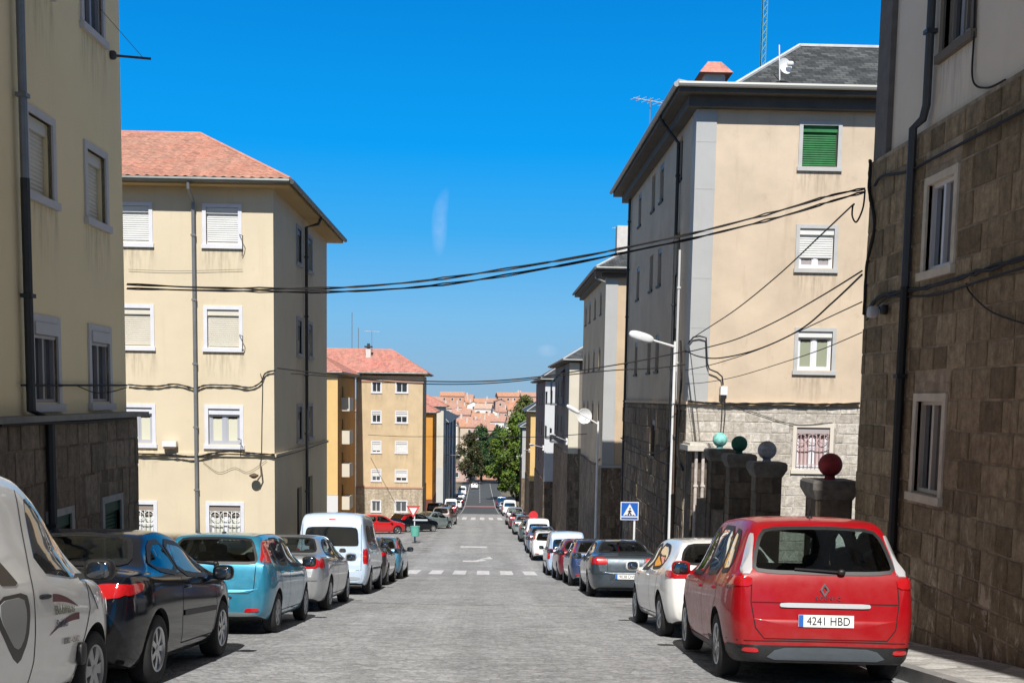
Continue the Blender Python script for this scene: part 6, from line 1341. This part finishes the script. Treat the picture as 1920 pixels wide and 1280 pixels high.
# ------------------------------------------------------------------ houses at the foot of the street and the town on the slope beyond
_hm = {}
def house(x, y, w, dp, h, wallm, roofm, label, rise=.28, group='houses of the town beyond the trees', z=None, win=True, ridge='x', name='town_house', yaw=0):
    zb = terrain_z(y)-1 if z is None else z-h
    P = empty(name, (x, y, zb), label, 'house', group, (0, 0, yaw)); ze = h; r = rise*(dp if ridge == 'x' else w)/2
    mb = MB(); mb.box(-w/2, w/2, 0, dp, 0, ze)
    if ridge == 'x': mb.mesh([(s*w/2, yy, zz) for s in (-1, 1) for yy, zz in ((0, ze), (dp, ze), (dp/2, ze+r))], [(0, 1, 2), (3, 5, 4)])
    else: mb.mesh([(xx, yy, zz) for yy in (0, dp) for xx, zz in ((-w/2, ze), (w/2, ze), (0, ze+r))], [(0, 1, 2), (3, 5, 4)])
    mb.build('wall', wallm, P, world=False)
    o = .35; m2 = MB(); t = .12
    if ridge == 'x':
        k = r/(dp/2); A = [(-w/2-o, -o, ze-o*k), (w/2+o, -o, ze-o*k), (w/2+o, dp/2, ze+r), (-w/2-o, dp/2, ze+r), (w/2+o, dp+o, ze-o*k), (-w/2-o, dp+o, ze-o*k)]
        m2.mesh([(a, b, c+t+.02) for a, b, c in A]+[(a, b, c+.02) for a, b, c in A], [(0, 1, 2, 3), (3, 2, 4, 5), (6, 9, 8, 7), (9, 11, 10, 8), (0, 6, 7, 1), (1, 7, 8, 2), (2, 8, 10, 4), (0, 3, 9, 6), (3, 5, 11, 9)])
    else:
        k = r/(w/2); A = [(-w/2-o, -o, ze-o*k), (0, -o, ze+r), (0, dp+o, ze+r), (-w/2-o, dp+o, ze-o*k), (w/2+o, -o, ze-o*k), (w/2+o, dp+o, ze-o*k)]
        m2.mesh([(a, b, c+t+.02) for a, b, c in A]+[(a, b, c+.02) for a, b, c in A], [(0, 1, 2, 3), (1, 4, 5, 2), (6, 9, 8, 7), (7, 8, 11, 10), (0, 6, 7, 1), (1, 7, 10, 4), (0, 3, 9, 6), (4, 10, 11, 5)])
    m2.build('roof', roofm, P, world=False)
    if win:
        nw = max(1, int(w/3.2)); nf = max(1, int(h/3.1)); key = 'win'
        if key not in _hm:
            f = MB(); f.box(-.55, .55, -.06, 0, 0, 1.4); f.box(-.62, .62, -.1, 0, -.1, 0); g2 = MB(); g2.box(-.45, .45, -.075, -.062, .1, 1.3); _hm[key] = (f.data('window', M_PVC), g2.data('pane', M_WGLASS))
        for i in range(nw):
            for j in range(min(nf, 3)):
                o2 = link('window', _hm[key][0], P); o2.location = (-w/2+w*(i+.5)/nw, 0, h-2.3-j*3.0); link('pane', _hm[key][1], o2)
    if random.random() < .6:
        c = MB(); cx_ = random.uniform(-.3, .3)*w; c.box(cx_-.35, cx_+.35, dp*.3, dp*.3+.7, ze, ze+r+1.1); c.build('chimney', mat('pale chimney', (.55, .5, .45), .9), P, world=False)
    return P
WALLS = {'white': mat('white house wall', (.80, .78, .74), .9, noise=.08, nscale=.5), 'cream': mat('cream house wall', (.58, .49, .38), .9, noise=.1, nscale=.5), 'brick': mat('brick house wall', (.55, .30, .20), .9, noise=.15, nscale=.8), 'pink': mat('pinkish house wall', (.55, .40, .35), .9, noise=.1, nscale=.6), 'rose': mat('rose brick wall', (.52, .33, .26), .9, noise=.15, nscale=.6)}
ROOFS = {'rose': tilemat('rose town roof', (.46, .25, .19)), 'terracotta': tilemat('terracotta town roof', (.52, .25, .15)), 'brown': tilemat('brown town roof', (.36, .22, .16)), 'pale': tilemat('pale town roof', (.55, .38, .30))}
TG = 'houses of the town beyond the trees'
spec = [  # pixel of the eave centre, width in pixels, distance, eave height, wall, roof, ridge, what tells it apart
    (848, 742, 44, 560, 13, 'brick', 'terracotta', 'x', 'big brick block with flat eaves at the left end of the skyline'),
    (965, 743, 62, 600, 12, 'brick', 'terracotta', 'x', 'long brick block on the skyline behind the olive tree'),
    (992, 743, 28, 570, 12, 'brick', 'rose', 'x', 'brick block on the skyline beside the slate roof at right'),
    (888, 758, 24, 520, 11, 'white', 'pale', 'y', 'tall white gabled house in the middle of the town'),
    (905, 766, 30, 470, 8, 'white', 'pale', 'x', 'broad white house below the white gable'),
    (918, 754, 22, 590, 10, 'pink', 'rose', 'x', 'pinkish house on the skyline, middle'),
    (938, 752, 18, 560, 10, 'rose', 'brown', 'y', 'rose brick gable left of the long brick block'),
    (840, 765, 26, 480, 9, 'cream', 'rose', 'x', 'cream house below the big brick block'),
    (864, 777, 34, 440, 7, 'pink', 'rose', 'x', 'pinkish house with a wide rose roof, left of middle'),
    (905, 785, 40, 425, 7, 'rose', 'terracotta', 'x', 'rose brick house with a wide terracotta roof in the middle'),
    (850, 795, 26, 410, 6, 'white', 'brown', 'y', 'small white gable with brown roof, low left'),
    (880, 800, 34, 395, 6, 'cream', 'terracotta', 'x', 'cream house with terracotta roof just above the dark trees'),
    (932, 790, 26, 415, 7, 'white', 'rose', 'x', 'white house with rose roof beside the olive tree'),
    (948, 772, 22, 500, 9, 'rose', 'rose', 'x', 'rose house half hidden by the olive tree'),
    (826, 782, 22, 440, 8, 'white', 'rose', 'y', 'white gabled house next to the slate roofed grey row'),
    (870, 756, 18, 600, 11, 'cream', 'rose', 'x', 'cream house on the skyline behind the brick block'),
    (922, 772, 20, 485, 9, 'white', 'terracotta', 'y', 'narrow white gable in the middle of the town'),
    (895, 776, 18, 455, 8, 'pink', 'brown', 'y', 'pinkish gable with brown roof in the middle'),
    (838, 815, 26, 375, 6, 'pink', 'brown', 'x', 'low pinkish house beside the grey row, left'),
    (912, 806, 34, 385, 6, 'rose', 'rose', 'x', 'rose brick house right above the dark trees'),
    (856, 763, 20, 500, 8, 'white', 'rose', 'x', 'white house with rose roof under the brick block'),
    (965, 768, 24, 455, 8, 'cream', 'terracotta', 'x', 'cream house behind the top of the olive tree'),
    (1010, 756, 26, 500, 10, 'pink', 'rose', 'x', 'pinkish house peeping over the grey slate roof at right'),
    (815, 752, 30, 520, 11, 'rose', 'rose', 'x', 'rose house at the left end of the town beside the cream building')]
rt = random.Random(21)
for i in range(34):
    y = rt.choice((360, 400, 430, 470, 510, 560, 610)); py = 742+(620-y)*.22+rt.uniform(-3, 6); px = rt.uniform(818, 1012)
    spec.append((px, py, rt.uniform(16, 30), y+rt.uniform(0, 25), 8, rt.choice(('white', 'cream', 'pink', 'rose', 'white')), rt.choice(('rose', 'terracotta', 'brown', 'rose')), rt.choice('xxy'), 'small house with a reddish tiled roof in the dense middle of the far town'))
for px, py, wp, y, h, wl_, rf, rg, lab in spec:
    a = at(px, py, Y=y); sc_ = y/F_PX; w = wp*sc_
    hh = max(h, a.z-terrain_z(y)+1.0)
    house(a.x, y, w, 9, hh, WALLS[wl_], ROOFS[rf], lab, rise=.45, z=a.z, ridge=rg, yaw=random.uniform(-.15, .15))
a = at(867, 880, Y=300); house(a.x, 303, 6.5, 8, 5.5, WALLS['pink'], ROOFS['brown'], 'low pinkish house with a white front at the road end, left', z=a.z, rise=.4, group='houses at the road end', ridge='y')
a = at(917, 868, Y=318); house(a.x, 320, 7, 8, 6, WALLS['brick'], ROOFS['terracotta'], 'brick house with bright side behind the tree trunk', z=a.z, rise=.3, group='houses at the road end')
a = at(930, 872, Y=330); house(a.x+2, 331, 4, 8, 6, mat('yellow house wall', (.62, .45, .18), .9), ROOFS['pale'], 'yellow house between the brick house and the bright green tree', z=a.z, rise=.3, group='houses at the road end')
